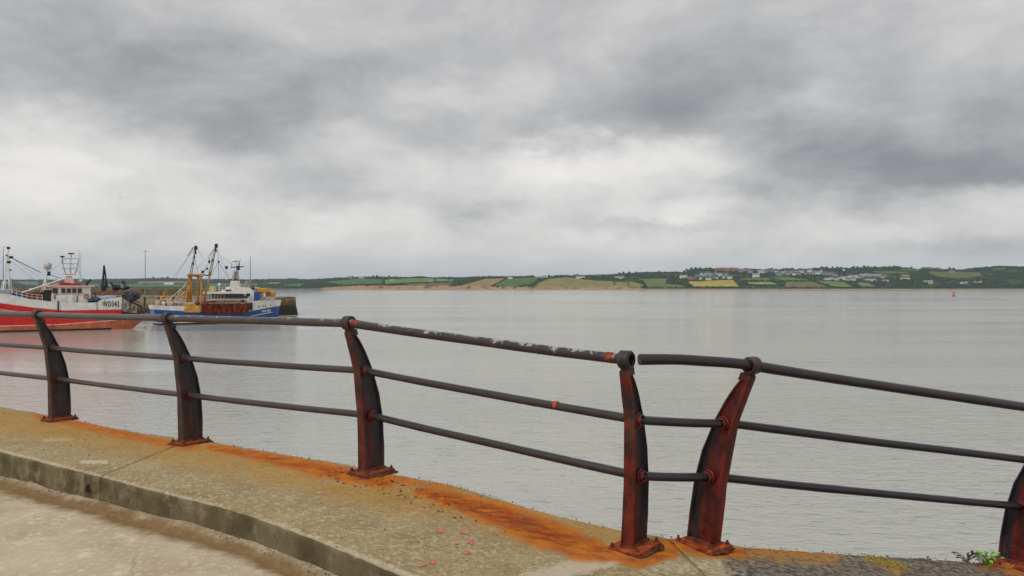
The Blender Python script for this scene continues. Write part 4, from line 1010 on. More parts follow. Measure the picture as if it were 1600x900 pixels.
def hull(boat, stations, zs_fn, mats, bands, name='hull', n=5):
    """stations: (x, half beam at deck, half beam at waterline, z of rail); bands: list of z-functions(x,t) between keel and rail with a material each"""
    v, f, mi = [], [], []
    rows = bands
    nr = len(rows)
    for (x, bd, bw, zr, rake) in stations:
        for side in (-1, 1):
            for r_ in rows:
                z = r_(x, zr); q = max(0, min(1, (z - 0) / max(.1, zr)))
                hb = bw + (bd - bw) * q ** .8 if z >= 0 else bw * (1 + z * .25)
                v.append((x + rake * (q - .5), side * hb, z))
    ns = len(stations)
    for i in range(ns - 1):
        for sd in (0, 1):
            for k in range(nr - 1):
                a = (i * 2 + sd) * nr + k; b = ((i + 1) * 2 + sd) * nr + k
                f.append((a, b, b + 1, a + 1) if sd == 0 else (a, a + 1, b + 1, b)); mi.append(k)
    for i in (0, ns - 1):
        for k in range(nr - 1):
            a = i * 2 * nr + k; b = (i * 2 + 1) * nr + k; f.append((a, a + 1, b + 1, b) if i == 0 else (a, b, b + 1, a + 1)); mi.append(k)
    o = mesh_obj(name, v, f, mats, boat.e, midx=mi, smooth=False); return o
def deck_plate(boat, stations, z_off, m, inset=.12):
    v = []; f = []
    for (x, bd, bw, zr, rake) in stations: v += [(x, -bd * .96 + inset, zr - z_off), (x, bd * .96 - inset, zr - z_off)]
    for i in range(len(stations) - 1): f.append((2 * i, 2 * i + 2, 2 * i + 3, 2 * i + 1))
    n = len(v); v2 = v + [(a, b, c - .1) for a, b, c in v]; f2 = f + [tuple(n + k for k in q)[::-1] for q in f]
    return mesh_obj('deck', v2, f2, m, boat.e)
def rail_fence(boat, pts, h, m, name='guard_rail', every=1):
    mb = MB()
    for a, b in zip(pts, pts[1:]):
        a, b = Vector(a), Vector(b)
        for q in (.5, 1): mb.bar(a + Vector((0, 0, h * q)), b + Vector((0, 0, h * q)), .03, 5)
    for a in pts: mb.bar(a, Vector(a) + Vector((0, 0, h)), .035, 5)
    mb.build(name, m, boat.e)
def text_mesh(txt, size, name, m, parent, loc, width=None, ry=0.0):
    cu = bpy.data.curves.new('lettering', 'FONT'); cu.body = txt; cu.size = size; cu.extrude = .012; cu.offset = size * .012; cu.space_character = 1.15
    ob = bpy.data.objects.new('lettering', cu); COL.objects.link(ob); dg = bpy.context.evaluated_depsgraph_get(); dg.update()
    me = bpy.data.meshes.new_from_object(ob.evaluated_get(dg)); COL.objects.unlink(ob); bpy.data.objects.remove(ob)
    xs_ = [q.co.x for q in me.vertices]; sc = (width / (max(xs_) - min(xs_))) if width else 1
    for q in me.vertices: q.co.x *= sc
    me.materials.clear(); me.materials.append(m); o = bpy.data.objects.new(name, me); COL.objects.link(o); o.parent = parent
    o.location = loc; o.rotation_euler = (R(90), ry, 0); return o
BLACK = simple('black_lettering', (.02, .02, .025), .6, var=0); WLET = simple('white_lettering', (.75, .75, .75), .6, var=0)

# ---- red and white trawler
ang = R(35); E = Vector(((226 - 800) / F * 141, 141, 0))
rb = Boat(E, 32, ang, 'red_trawler', 'red and white fishing trawler marked WD342 moored at the left')
yS = -3.3
xt = rb.x(190, yS)                                # transom
def zr_red(x):   # rail height from the photograph's sheer line
    return pw([(0, 7.6), (6, 6.9), (12, 5.9), (rb.x(45, yS), rb.z(45, 467, yS)), (rb.x(90, yS), rb.z(90, 472.3, yS)), (rb.x(150, yS), rb.z(150, 473, yS)), (rb.x(158, yS), rb.z(158, 467.5, yS)), (rb.x(190, yS), rb.z(190, 464.5, yS))], x)
redtop = lambda x: pw([(0, 6.0), (rb.x(0, yS), rb.z(0, 473.5, yS)), (rb.x(60, yS), rb.z(60, 481.5, yS)), (rb.x(100, yS), rb.z(100, 485, yS)), (rb.x(190, yS), rb.z(190, 483.5, yS))], x)
stripe = lambda x: pw([(0, 1.2), (rb.x(0, yS), rb.z(0, 510.5, yS)), (rb.x(90, yS), rb.z(90, 508, yS)), (rb.x(190, yS), rb.z(190, 500.5, yS)), (32, 2.3)], x)
stn = []
for k in range(30):
    x = xt * k / 29; q = x / xt
    bd = 3.3 * min(1, math.sin(min(1, q * 2.6 + .03) * math.pi / 2) ** .7); bw = 3.2 * min(1, math.sin(min(1, q * 2.0 + .01) * math.pi / 2)) * (1 if q < .85 else 1 - (q - .85) * .6)
    stn.append((x, bd, bw, zr_red(x), -1.4 * max(0, 1 - q * 5)))
bands = [lambda x, z: -1.2, lambda x, z: .28, lambda x, z: stripe(x), lambda x, z: stripe(x) + .16, lambda x, z: redtop(x) - .95 - .14, lambda x, z: redtop(x) - .95, lambda x, z: redtop(x) - .03, lambda x, z: redtop(x) + .06, lambda x, z: z - .10, lambda x, z: z]
hull(rb, stn, None, [BOOT, ANTI, PINKW, RED, PINKW, RED, PINKW, WHT, WHT], bands)
deck_plate(rb, stn, 1.0, RUSTY)
# low stern skirt running out under the transom
sk = []
xe = rb.x(223, -1.6)
for k in range(12):
    q = k / 11; x = xt - 1.5 + (xe - xt + 1.5) * q; w_ = (3.25 if q < .3 else 3.25 - 1.4 * ((q - .3) / .7) ** 1.6); z1 = stripe(min(x, xt)) + .35 * q; z0 = -1 + 2.4 * max(0, (q - .25) / .75) ** 1.3
    sk.append([Vector((x, -w_, z1)), Vector((x, -w_ * .93, z0)), Vector((x, w_ * .93, z0)), Vector((x, w_, z1))])
MB().loft(sk, True).build('stern_skirt', ANTI, rb.e)
rb_r = MB()
for a, b in zip(sk, sk[1:]): rb_r.bar(a[0] + Vector((0, -.02, .03)), b[0] + Vector((0, -.02, .03)), .09, 6)
rb_r.build('rubbing_strake', PINKW, rb.e)
text_mesh('WD342', 1.25, 'registration_letters', BLACK, rb.e, (rb.x(160.5, yS - .06), yS - .05, rb.z(160, 479, yS)), rb.x(186.5, yS) - rb.x(160.5, yS))
MB().box((rb.x(91, yS - .05), yS - .06, rb.z(91, 479, yS)), (.22, .1, 1.9)).build('fender_strip', DARKM, rb.e)
MB().box((rb.x(151.5, yS), yS - .03, rb.z(151, 479, yS)), (.06, .05, 1.6)).build('plate_seam', DARKM, rb.e)
# wheelhouse
yw = -2.3
x0, x1 = rb.x(80, yw), rb.x(142, yw); zb, zt = rb.z(110, 473, yw) - .6, rb.z(110, 448.5, yw)
xm = rb.x(128, yw)
wh = MB(); pr = [(x0, zb), (x1, zb), (x1, rb.z(140, 462, yw)), (x1 - .05, rb.z(140, 449, yw)), (x0 + .25, zt + .1), (x0, zb + 1.5)]
wh.loft([[Vector((a, y, c)) for a, c in pr] for y in (yw, -yw)], True); wh.build('wheelhouse', WHT, rb.e)
rf = MB(); zr_ = rb.z(110, 448.5, yw)
rf.bbox(((x0 + x1) / 2, 0, zr_ + .12), (x1 - x0 + .9, 5.4, .24), .05); rf.build('wheelhouse_roof', PINKW, rb.e)
rf = MB(); xa, xb = rb.x(92, 0), rb.x(133, 0); rf.loft([[Vector((a, y, c)) for a, c in ((xa, zr_ + .24), (xb, zr_ + .24), (xb - 1.2, zr_ + .55), (xa + .1, zr_ + .8))] for y in (-2.0, 2.0)], True); rf.build('red_roof_housing', simple('dull_red_roof', (.33, .014, .012), .6), rb.e)
for px in (99, 107.5, 116, 124.5):
    xc = rb.x(px, yw); zc = rb.z(px, 454.2, yw); fr = MB().box((xc, yw - .02, zc), (.70, .08, .86)).build('window', PINKW, rb.e); MB().box((xc, yw - .07, zc), (.56, .05, .72)).build('pane', GLASSD, fr)
for px in (84.2, 88.5):
    xc = rb.x(px, yw); zc = rb.z(px, 454.5, yw); MB().box((xc, yw - .04, zc), (.36, .06, .85)).build('window', GLASSD, rb.e)
xc = rb.x(75.5, yw); MB().box((xc, -1.2, rb.z(75, 463, yw)), (1.1, 1.8, 2.1)).build('dark_doorway', DARKM, rb.e)
MB().box((rb.x(76, yw), -1.1, rb.z(76, 452.5, yw)), (1.5, 2.4, .12)).build('shelter_roof', PINKW, rb.e)
for px, py in ((88, 463.5), (135, 463.2)):
    lb = MB(); c = Vector((rb.x(px, yw), yw - .1, rb.z(px, py, yw))); lb.ring(c, (0, 1, 0), .40, .22, .12, 18); lb.build('lifebuoy', simple('lifebuoy_orange', (.42, .09, .06), .6), rb.e)
MB().box((rb.x(115, yw), yw - .06, rb.z(115, 459, yw)), (4.6, .12, .08)).build('ledge', PINKW, rb.e)
for px in (120.5,): MB().box((rb.x(px, yw), yw - .05, rb.z(px, 468.3, yw)), (.12, .06, 1.3)).build('vent_slot', DARKM, rb.e)
MB().bbox((rb.x(101, yw) + .0, yw - .12, rb.z(101, 467.8, yw)), (2.4, .24, 1.3), .05).build('locker', WHT, rb.e)
# mast on the roof
mp = Vector((rb.x(108, 0), 0, zr_ + .2)); mt = zpy
def Z(px, py): return rb.z(px, py, 0)
pm = MB(); pm.loft([[Vector((mp.x + a * s_, b * s_, z)) for a, b in ((-.7, -.7), (.7, -.7), (.7, .7), (-.7, .7))] for s_, z in ((1.15, zr_ + .2), (.75, Z(108, 436)), (.55, Z(108, 431)))], True); pm.build('mast_base', PINKW, rb.e)
ms = MB(); ms.bbox((mp.x, 0, Z(108, 428.5)), (1.9, 1.2, .18), .04); ms.bbox((mp.x + .1, 0, Z(108, 419.5)), (2.2, 1.3, .12), .03); ms.build('mast_platform', PINKW, rb.e)
cg = MB(); cx_ = mp.x + .2
for a, b in ((-1.25, -.6), (1.25, -.6), (1.25, .6), (-1.25, .6), (0, -.75), (0, .75)):
    cg.bar((cx_ + a * .55, b * .5, Z(108, 428)), (cx_ + a * .8, b * .8, Z(108, 419)), .05); cg.bar((cx_ + a * .8, b * .8, Z(108, 419)), (cx_ + a, b, Z(108, 404)), .045)
for py, k in ((419, .8), (412, .9), (404, 1)):
    q = [(cx_ - 1.25 * k, -.6 * k, Z(108, py)), (cx_, -.75 * k, Z(108, py)), (cx_ + 1.25 * k, -.6 * k, Z(108, py)), (cx_ + 1.25 * k, .6 * k, Z(108, py)), (cx_, .75 * k, Z(108, py)), (cx_ - 1.25 * k, .6 * k, Z(108, py)), (cx_ - 1.25 * k, -.6 * k, Z(108, py))]
    cg.tube(q, .04, 5)
cg.build('mast_cage', simple('pale_grey_tube', (.42, .43, .44), .5), rb.e)
sc_ = MB(); sc_.bar((cx_ + .1, 0, Z(108, 404)), (cx_ + .1, 0, Z(108, 397)), .05); sc_.box((cx_ + .1, 0, Z(108, 396.3)), (.9, .25, .22)); sc_.build('radar_scanner', DARKM, rb.e)
sc_ = MB(); sc_.bar((cx_ - 1.2, 0, Z(100, 412)), (cx_ - 1.2, 0, Z(100, 402)), .05); sc_.tube([(cx_ - 1.2, 0, Z(100, 402.5)), (cx_ - 1.2, 0, Z(100, 400.5)), (cx_ - 1.2, 0, Z(100, 400))], [.15, .42, .4], 12); sc_.build('small_radar', DARKM, rb.e)
for px, a_, b_ in ((124.5, 433, 391), (127, 445, 396)): MB().bar((rb.x(px), .6, Z(px, a_)), (rb.x(px), .6, Z(px, b_)), .022, 5).build('whip_aerial', ROPE, rb.e)
# satellite dome on its tripod
dp = rb.x(74.5, 0); dm = MB(); dm.tube([(dp, 0, Z(74, 421)), (dp, 0, Z(74, 420)), (dp, 0, Z(74, 416)), (dp, 0, Z(74, 412.5)), (dp, 0, Z(74, 410.2)), (dp, 0, Z(74, 409.4))], [.35, .52, .62, .58, .36, .05], 14); dm.build('satellite_dome', simple('dome_grey', (.46, .42, .41), .5), rb.e)
lg = MB()
for a, b in ((60, 0), (66, -1.0), (70.5, 1.0)): lg.bar((dp - .1, b * .15, Z(74, 424)), (rb.x(a, b), b, Z(a, 470)), .09, 7)
lg.bar((dp, 0, Z(74, 421)), (dp, 0, Z(74, 427)), .10); lg.box((dp, 0, Z(74, 422.6)), (1.3, .5, .10)); lg.bar((rb.x(63), 0, Z(63, 447)), (rb.x(72), 0, Z(72, 447)), .06); lg.build('tripod_mast', WHT, rb.e)
MB().bbox((rb.x(76.2), 0, Z(76, 427.5)), (.5, .4, .7), .05).build('floodlight', DARKM, rb.e)
MB().bar((rb.x(32), -.8, Z(32, 458)), (rb.x(98), -.4, Z(98, 436)), .14, 8, .11).build('cargo_boom', WHT, rb.e)
MB().bar((rb.x(62), 0, Z(62, 449.5)), (rb.x(95), 0, Z(95, 443)), .12, 8).build('cargo_boom', PINKW, rb.e)
# foremast (gantry) at the left edge
gt = MB()
for (a, b, c, dd, y) in ((2, 470, 7, 440, -1), (8, 467, 9, 440, 1), (15, 466, 13, 398, 0), (7, 440, 11, 398, 0), (-3, 470, 5, 440, 1), (20, 463, 15, 430, .5)): gt.bar(rb.P(a, b, y), rb.P(c, dd, y * .3), .11, 7)
for (a, b, c, dd) in ((2, 442, 16, 442), (8, 420, 15, 420), (9, 410, 14, 410), (2, 455, 18, 452)): gt.bar(rb.P(a, b), rb.P(c, dd), .08, 6)
gt.build('foremast', WHT, rb.e)
for (px, py, s_) in ((13.2, 387.5, .5), (17.5, 402, .55), (14, 409.5, .55), (11, 399, .28), (16.5, 422, .3)): MB().bbox(rb.P(px, py), (s_, .3, s_ * .75), .05).build('mast_block', DARKM, rb.e)
MB().bar(rb.P(13.5, 398), rb.P(13.2, 388), .08).build('topmast', WHT, rb.e)
wr = MB(); wr.bar(rb.P(18, 403), rb.P(64, 426), .065, 6); wr.bar(rb.P(78, 429), rb.P(97, 436), .05, 5); wr.build('thick_stay', ROPE, rb.e)
for a, b, c, dd in ((18, 408, 52, 436), (20, 404, 60, 432), (14, 392, -20, 440), (104, 404, 78, 424), (112, 412, 143, 450)): MB().bar(rb.P(a, b), rb.P(c, dd), .018, 4).build('stay_wire', ROPE, rb.e)
# foredeck clutter
cl_ = MB()
random.seed(11)
rail_fence(rb, [(rb.x(px, -3.0), -3.0, zr_red(rb.x(px, -3.0)) - .02) for px in range(18, 74, 8)], .85, WHT)
for (px, py, sx_, sy_, sz_, m_, nm) in ((25, 461, 1.6, 2.2, 1.0, NAVY, 'winch'), (33, 463, 1.0, 1.4, .9, BEIGE, 'hatch_box'), (42, 463, 2.2, 2, .8, RUSTY, 'hatch_cover'), (48, 459, .5, .5, 1.8, BEIGE, 'post'), (52, 461, 3.0, 2.6, 1.1, simple('dark_red_shelter', (.16, .03, .025), .7), 'shelter'), (60, 463, 1.0, 1.4, 1.2, WHT, 'vent_box'), (66, 464, .9, 1.2, 1.3, DARKM, 'winch_drum'), (4, 458, 2.2, 2.6, 1.2, GREYB, 'windlass'), (12, 461, 1.4, 2, 1.2, WHT, 'deck_box')):
    MB().bbox(rb.P(px, py, 0), (sx_, sy_, sz_), .1, random.uniform(-.1, .1)).build(nm, m_, rb.e)
# funnel / exhausts behind wheelhouse
ex = MB(); ex.tube([rb.P(134.5, 449), rb.P(136, 442), rb.P(142, 436.5)], .17, 8); ex.tube([rb.P(136.5, 448), rb.P(137.5, 440), rb.P(140, 437)], .12, 8); ex.build('exhaust_pipe', DARKM, rb.e)
MB().sph(rb.P(125.5, 439), .32).build('dome', WHT, rb.e)
# aft deck: grey tarpaulin, blue net, red railings, stern frame
tp = MB(); rr = []
for px, h0 in ((146, 470), (149, 464), (156, 461), (168, 460), (180, 460.5), (182, 464)):
    rr.append([rb.P(px, h0 + dz, y) for y, dz in ((-2.6, 8), (-2.4, 2), (-1.2, 0), (1, .5), (2.2, 3), (2.4, 9))])
tp.loft(rr, True, True); tp.build('tarpaulin', GREYB, rb.e)
bn = MB(); 
for k in range(14): bn.sph(rb.P(141 + k * 1.0, 469 + random.uniform(-1, 1.5), -2.3 + random.uniform(-.3, .6)), random.uniform(.35, .6), 7, 5)
bn.build('blue_net', simple('blue_net', (.03, .075, .15), .95, var=.5, scale=3), rb.e)
rd = MB()
for a, b, c, dd in ((142, 462, 150, 456), (150, 456, 176, 455), (176, 455, 190, 458), (143, 469, 152, 459), (160, 462, 178, 453), (150, 460, 190, 460)): rd.bar(rb.P(a, b, -2), rb.P(c, dd, -2), .09, 6)
for px in (150, 157, 164, 171, 178, 185): rd.bar(rb.P(px, 455.5, -2), rb.P(px, 466, -2), .06, 5)
rd.build('aft_rail', simple('dull_red_rail', (.25, .055, .045), .7, var=.3), rb.e)
dk = MB()
for a, b, c, dd, r_ in ((162.5, 416, 159.5, 450, .14), (162.8, 416, 167.5, 450, .14), (160.5, 436, 166, 436, .08), (162.6, 415, 162.6, 452, .05), (160, 446, 167, 446, .08), (159.5, 450, 156, 444, .08), (167, 450, 163, 440, .07)): dk.bar(rb.P(a, b, .6), rb.P(c, dd, .6), r_, 6)
dk.bbox(rb.P(162.6, 417.5, .6), (.26, .3, .7), .05); dk.bbox(rb.P(162, 450.5, .6), (.8, .7, .9), .1); dk.build('derrick', DARKM, rb.e)
dg_ = MB()
for a, b, c, dd, r_ in ((172, 442, 176, 442, .16), (174, 442, 177, 450, .12), (176, 450, 187, 449, .35), (190, 440, 194, 440, .15), (192, 440, 196, 452, .10), (194, 440, 200, 451, .08), (180, 452, 202, 450, .12)): dg_.bar(rb.P(a, b, .2), rb.P(c, dd, .2), r_, 7)
for k in range(8): dg_.sph(rb.P(random.uniform(176, 188), random.uniform(447, 452), .3), .38, 6, 5)
for k in range(5): dg_.sph(rb.P(random.uniform(193, 202), random.uniform(449, 452), .3), .3, 6, 5)
dg_.build('stern_winch', DARKM, rb.e)
# net drum and frames hanging over the stern
nd = MB(); nd.tube([rb.P(199, 463, -1.6), rb.P(206, 462.5, .2), rb.P(213, 462, 1.8)], [.85, .95, .8], 14)
for k in range(26): nd.sph(rb.P(random.uniform(199, 213), random.uniform(459.5, 466), random.uniform(-1.6, 1.2)), random.uniform(.25, .5), 6, 5)
nd.build('net_drum', NET, rb.e)
sf = MB()
for a, b, c, dd, r_ in ((190, 463, 196, 457, .12), (196, 457, 200, 455, .10), (192, 464, 222, 480, .16), (195, 470, 206, 474, .14), (208, 470, 219, 472, .10), (222, 478, 221, 487, .09), (200, 455, 201, 462, .09)): sf.bar(rb.P(a, b, -1.2), rb.P(c, dd, -1.2), r_, 7)
sf.build('stern_frame', simple('dark_frame', (.07, .055, .04), .8), rb.e)
sr = MB(); rr = []
for px, top, bot in ((191, 466, 486), (197, 469, 488), (205, 474, 489), (214, 478, 489)):
    rr.append([rb.P(px, top, -2.2), rb.P(px, bot, -2.4), rb.P(px, bot, 2.0), rb.P(px, top, 1.8)])
sr.loft(rr, True); sr.build('stern_ramp', simple('weathered_grey_paint', (.27, .25, .19), .85, var=.5, scale=.9, dirt=(.06, .05, .04), dirt_amt=.35), rb.e)
MB().box((rb.x(203, 0), 0, rb.z(203, 492, 0)), (4.0, 4.4, 1.6)).build('transom_shade', BOOT, rb.e)  # solid dark box, shade on the transom put into its colour

# ---- blue scallop boat: bow to the right
ang = R(32); E = Vector(((436 - 800) / F * 165, 165, 0))
bb = Boat(E, 25, ang, 'blue_trawler', 'blue and white scallop trawler with yellow gantry moored beside the pier')
ys = -3.2
xb0 = bb.x(243, ys)
def zr_b(x): return pw([(xb0, bb.z(243, 477, ys)), (bb.x(300, ys), bb.z(300, 479, ys)), (bb.x(385, ys), bb.z(385, 479, ys)), (bb.x(387, ys), bb.z(387, 470.5, ys)), (bb.x(432, 0), bb.z(432, 468.5, 0))], x)
btop = lambda x: pw([(xb0, bb.z(243, 483.5, ys)), (bb.x(300, ys), bb.z(300, 487, ys)), (bb.x(385, ys), bb.z(385, 487.2, ys)), (bb.x(432, 0), bb.z(432, 478, 0))], x)
stn = []
for k in range(34):
    q = k / 33; x = xb0 + (25 - xb0) * q
    bd = 3.2 * (1 if q < .62 else max(.04, math.cos((q - .62) / .38 * math.pi / 2) ** .62)); bw = 3.0 * (1 if q < .45 else max(.02, math.cos((q - .45) / .55 * math.pi / 2) ** .8)); bw *= .82 + .18 * min(1, q * 5); bd *= .93 + .07 * min(1, q * 6)
    stn.append((x, bd, bw, zr_b(x), (.9 * max(0, (q - .75) / .25)) - .9 * max(0, 1 - q * 5)))
bands = [lambda x, z: -1.2, lambda x, z: .35, lambda x, z: .5, lambda x, z: btop(x) - 1.05, lambda x, z: btop(x) - .93, lambda x, z: btop(x), lambda x, z: z - .1, lambda x, z: z]
WAKE = lambda: None
hull(bb, stn, None, [BOOT, WHT, NAVY, NAVY, NAVY, WHT, WHT], bands)
deck_plate(bb, stn, .9, RUSTY)
# white line along the bow under the number
wl2 = MB(); pts_ = []
for k in range(10):
    px = 392 + k * 4.2; i_ = bb.x(px, ys + .3); q = (i_ - xb0) / (25 - xb0); hb = 3.2 * (1 if q < .62 else max(.04, math.cos((q - .62) / .38 * math.pi / 2) ** .62)); zq = btop(i_) - 1.05
    qq = max(0, min(1, zq / zr_b(i_))); bwq = 3.0 * (1 if q < .45 else max(.02, math.cos((q - .45) / .55 * math.pi / 2) ** .8)); hh = bwq + (hb - bwq) * qq ** .8
    pts_.append(Vector((i_ + .9 * max(0, (q - .75) / .25) * (qq - .5), -hh - .03, zq)))
wl2.tube(pts_, .07, 5); wl2.build('white_sheer_line', WHT, bb.e)
def bow_y(x, z):
    q = (x - xb0) / (25 - xb0); hb = 3.2 * (1 if q < .62 else max(.04, math.cos(min(1, (q - .62) / .38) * math.pi / 2) ** .62)); bwq = 3.0 * (1 if q < .45 else max(.02, math.cos(min(1, (q - .45) / .55) * math.pi / 2) ** .8)); qq = max(0, min(1, z / zr_b(x))); return -(bwq + (hb - bwq) * qq ** .8)
for px, py in ((404.5, 479.2), (411, 478.3), (415.5, 478), (424, 476.5)):
    xx = bb.x(px, -2.4); zz_ = bb.z(px, py, -2.4); MB().ring((xx, bow_y(xx, zz_) - .05, zz_), (.3, 1, 0), .20, .12, .08, 12).build('porthole', RUSTY, bb.e)
    MB().tube([(xx, bow_y(xx, zz_) + .1, zz_), (xx, bow_y(xx, zz_) - .06, zz_)], .13, 10).build('porthole_glass', GLASSD, bb.e)
for ch, px, py in (('W', 409.5, 488.3), ('H', 413.7, 487.8), ('2', 418.6, 487.2), ('4', 421.8, 486.8)):
    xx = bb.x(px, -2.6); zz_ = bb.z(px, py, -2.6); y0_, y1_ = bow_y(xx, zz_), bow_y(xx + .6, zz_)
    o = text_mesh(ch, .66, 'registration_letter', WLET, bb.e, (xx, min(y0_, y1_) - .14, zz_), .45 if ch != 'W' else .55); o.rotation_euler = (R(90), 0, math.atan2(y1_ - y0_, .6) * .8)
# wheelhouse
yw = -2.6
x0, x1 = bb.x(331, yw), bb.x(386, yw); zdk = bb.z(350, 479, yw)
lo = MB(); lo.bbox(((x0 + x1) / 2 + .3, 0, (zdk + bb.z(355, 466, yw)) / 2), (x1 - x0 + .4, 5.2, bb.z(355, 466, yw) - zdk), .08); lo.build('deckhouse', WHT, bb.e)
zw0, zw1 = bb.z(355, 466, yw), bb.z(355, 459, yw)
gb_ = MB(); gb_.loft([[Vector((a, y, c)) for a, c in ((x0 + .1, zw0), (x1 + .1, zw0), (x1 - .75, zw1), (x0 - .1, zw1))] for y in (yw - .12, -yw)], True); gb_.build('bridge_glazing', GLASSD, bb.e)
for k in range(9):
    px = 335 + k * 5.0; xx = bb.x(px, yw); MB().box((xx, yw - .15, (zw0 + zw1) / 2), (.10 if k > 3 else .16, .06, zw1 - zw0)).build('window_post', RUSTY if k < 4 else DARKM, bb.e)
br = MB(); br.loft([[Vector((a, y * 1.0, c)) for a, c in ((x0 - .7, zw1), (x1 + .2, zw1), (x1 - .3, bb.z(355, 455, yw)), (x0 - .5, bb.z(355, 456, yw)))] for y in (yw - .35, -yw + .35)], True); br.build('bridge_roof', WHT, bb.e)
up = MB(); ua, ub = bb.x(346, 0), bb.x(393, 0); up.loft([[Vector((a, y, c)) for a, c in ((ua, bb.z(365, 456)), (ub, bb.z(365, 456)), (ub - .7, bb.z(365, 449.5)), (ua + 1.9, bb.z(365, 447.5)), (ua + 1.0, bb.z(365, 450)))] for y in (-1.7, 1.7)], True); up.build('upper_house', WHT, bb.e)
MB().box((bb.x(357, -1.75), -1.75, bb.z(357, 453.7, -1.75)), (1.0, .1, .35)).build('louvre', DARKM, bb.e)
rail_fence(bb, [(bb.x(px, -2.5), -2.5, bb.z(px, 456, -2.5)) for px in (332, 337, 342, 347, 352, 358, 366, 374, 382, 390)], .95, WHT)
rail_fence(bb, [(bb.x(px, -1.5), -1.5, bb.z(px, 449.5, -1.5)) for px in (362, 368, 374, 380, 386, 392)], .85, RUSTY)
rail_fence(bb, [(bb.x(px, -2.9), -2.9, bb.z(px, 473, -2.9)) for px in (336, 342, 348, 354, 360, 366, 372, 378)], .8, RUSTY, 'side_rail')
MB().box((bb.x(357, -2.75), -2.75, bb.z(357, 470.2, -2.75)), (7.0, .2, .28)).build('rusty_rubbing_band', RUSTY, bb.e)
MB().sph(bb.P(342.5, 444.5), .32).build('small_dome', WHT, bb.e); MB().bar(bb.P(342.5, 446), bb.P(342.5, 455), .07).build('dome_post', WHT, bb.e)
MB().sph(bb.P(379.5, 470.7, -2.9), .36, 10, 7).build('fender_ball', DARKM, bb.e)
# main mast
mm = MB(); cxm = bb.x(367.5); mm.loft([[Vector((cxm + a * s_, b * s_, z)) for a, b in ((-.9, -.7), (.9, -.7), (.9, .7), (-.9, .7))] for s_, z in ((1.0, bb.z(367, 449)), (.85, bb.z(367, 439)))], True); mm.build('mast_housing', WHT, bb.e)
m2 = MB()
for a, b in ((-1, -.5), (1, -.5), (1, .5), (-1, .5)): m2.bar((cxm + a * .62, b, bb.z(367, 438)), (cxm + .25 + a * .28, b * .5, bb.z(368, 423)), .09, 6)
for py in (434, 429.5, 425): m2.box((cxm + .15, 0, bb.z(367, py)), (1.0, .7, .12))
m2.box((cxm + .1, .2, bb.z(367, 430)), (.55, .1, 1.9)); m2.build('lattice_mast', simple('mast_grey_white', (.45, .42, .42), .6, var=.3), bb.e)
MB().box((cxm - .2, 0, bb.z(362, 436.8)), (2.2, .3, .14)).build('dark_spreader', DARKM, bb.e)
xa = MB(); xa.bar(bb.P(360.5, 418), bb.P(381, 416.5), .11, 6); xa.bbox(bb.P(372, 418.5), (.7, .5, .9), .1); xa.bar(bb.P(372, 423), bb.P(374, 411), .12); xa.build('radar_crosstree', simple('dark_blue_grey', (.03, .055, .11), .6), bb.e)
dm = MB(); c = bb.P(369.5, 407.5); dm.sph(c + Vector((-.45, 0, 0)), .42, 10, 7, (1.1, 1, .8)); dm.sph(c + Vector((.4, 0, 0)), .42, 10, 7, (1.1, 1, .8)); dm.bar(c, c - Vector((0, 0, .9)), .06); dm.build('white_domes', WHT, bb.e)
for px, py in ((362, 411), (374, 410.5)): MB().bar(bb.P(px, 417), bb.P(px, py), .05).build('aerial_stub', ROPE, bb.e)
for px, a_, b_ in ((388, 450, 438), (352, 455, 442), (400, 452, 442), (392, 449, 436), (383, 449, 440)): MB().bar(bb.P(px, a_), bb.P(px, b_), .035, 5).build('whip_aerial', WHT, bb.e)
for (px, py, s_) in ((386, 441.5, .7), (377, 446, .6), (395, 451, .6), (361, 449, .6), (351, 452, .5)): MB().bbox(bb.P(px, py, -.5), (s_, .5, s_ * .7), .08).build('roof_gear', random.choice((GREYB, RUSTY, DARKM)), bb.e)
# after the wheelhouse: blue drum, yellow crane
MB().tube([bb.P(400, 463, -1.9), bb.P(400, 463, 1.2)], .95, 16).build('blue_winch_drum', BLUEP, bb.e)
MB().sph(bb.P(388.5, 460.5, -2.0), .32).build('tyre_fender', DARKM, bb.e); 
wa = MB(); wa.bar(bb.P(392, 470, -1.5), bb.P(393, 452, -1.5), .12); wa.bbox(bb.P(391, 464, -1), (1.4, 1.6, 2.0), .1); wa.build('casing', WHT, bb.e)
cr_ = MB(); cr_.loft([[bb.P(px + a, py, b) for a, b in ((-2.2, -.5), (2.2, -.5), (2.2, .5), (-2.2, .5))] for px, py in ((410, 470), (409.5, 462), (409.5, 455))], True)
cr_.bbox(bb.P(410, 453.5), (2.6, 1.2, .95), .15); cr_.bar(bb.P(401, 451.5), bb.P(421, 452), .22, 8); cr_.bar(bb.P(403, 455), bb.P(409, 460), .14); cr_.build('yellow_crane', YELP, bb.e)
MB().bbox(bb.P(401.5, 450.3), (1.1, .8, .35), .08).build('crane_cap', BEIGE, bb.e)
cy = MB(); cy.bbox(bb.P(426, 459), (1.2, .9, 1.2), .2); cy.bar(bb.P(423, 455.5), bb.P(431, 461), .2); cy.bar(bb.P(424, 463), bb.P(431, 459), .15); cy.build('yellow_windlass', YELP, bb.e)
MB().bbox(bb.P(418, 461.5), (.6, .8, 1.4), .1).build('orange_capstan', simple('capstan_orange', (.32, .10, .03), .7), bb.e); MB().sph(bb.P(418, 457.5), .35).build('dark_float', DARKM, bb.e)
rail_fence(bb, [(bb.x(px, -1.2 if px < 424 else -.6), -1.2 if px < 424 else -.6, bb.z(px, 470, -1)) for px in (404, 410, 416, 421, 426, 430)], .8, WHT)
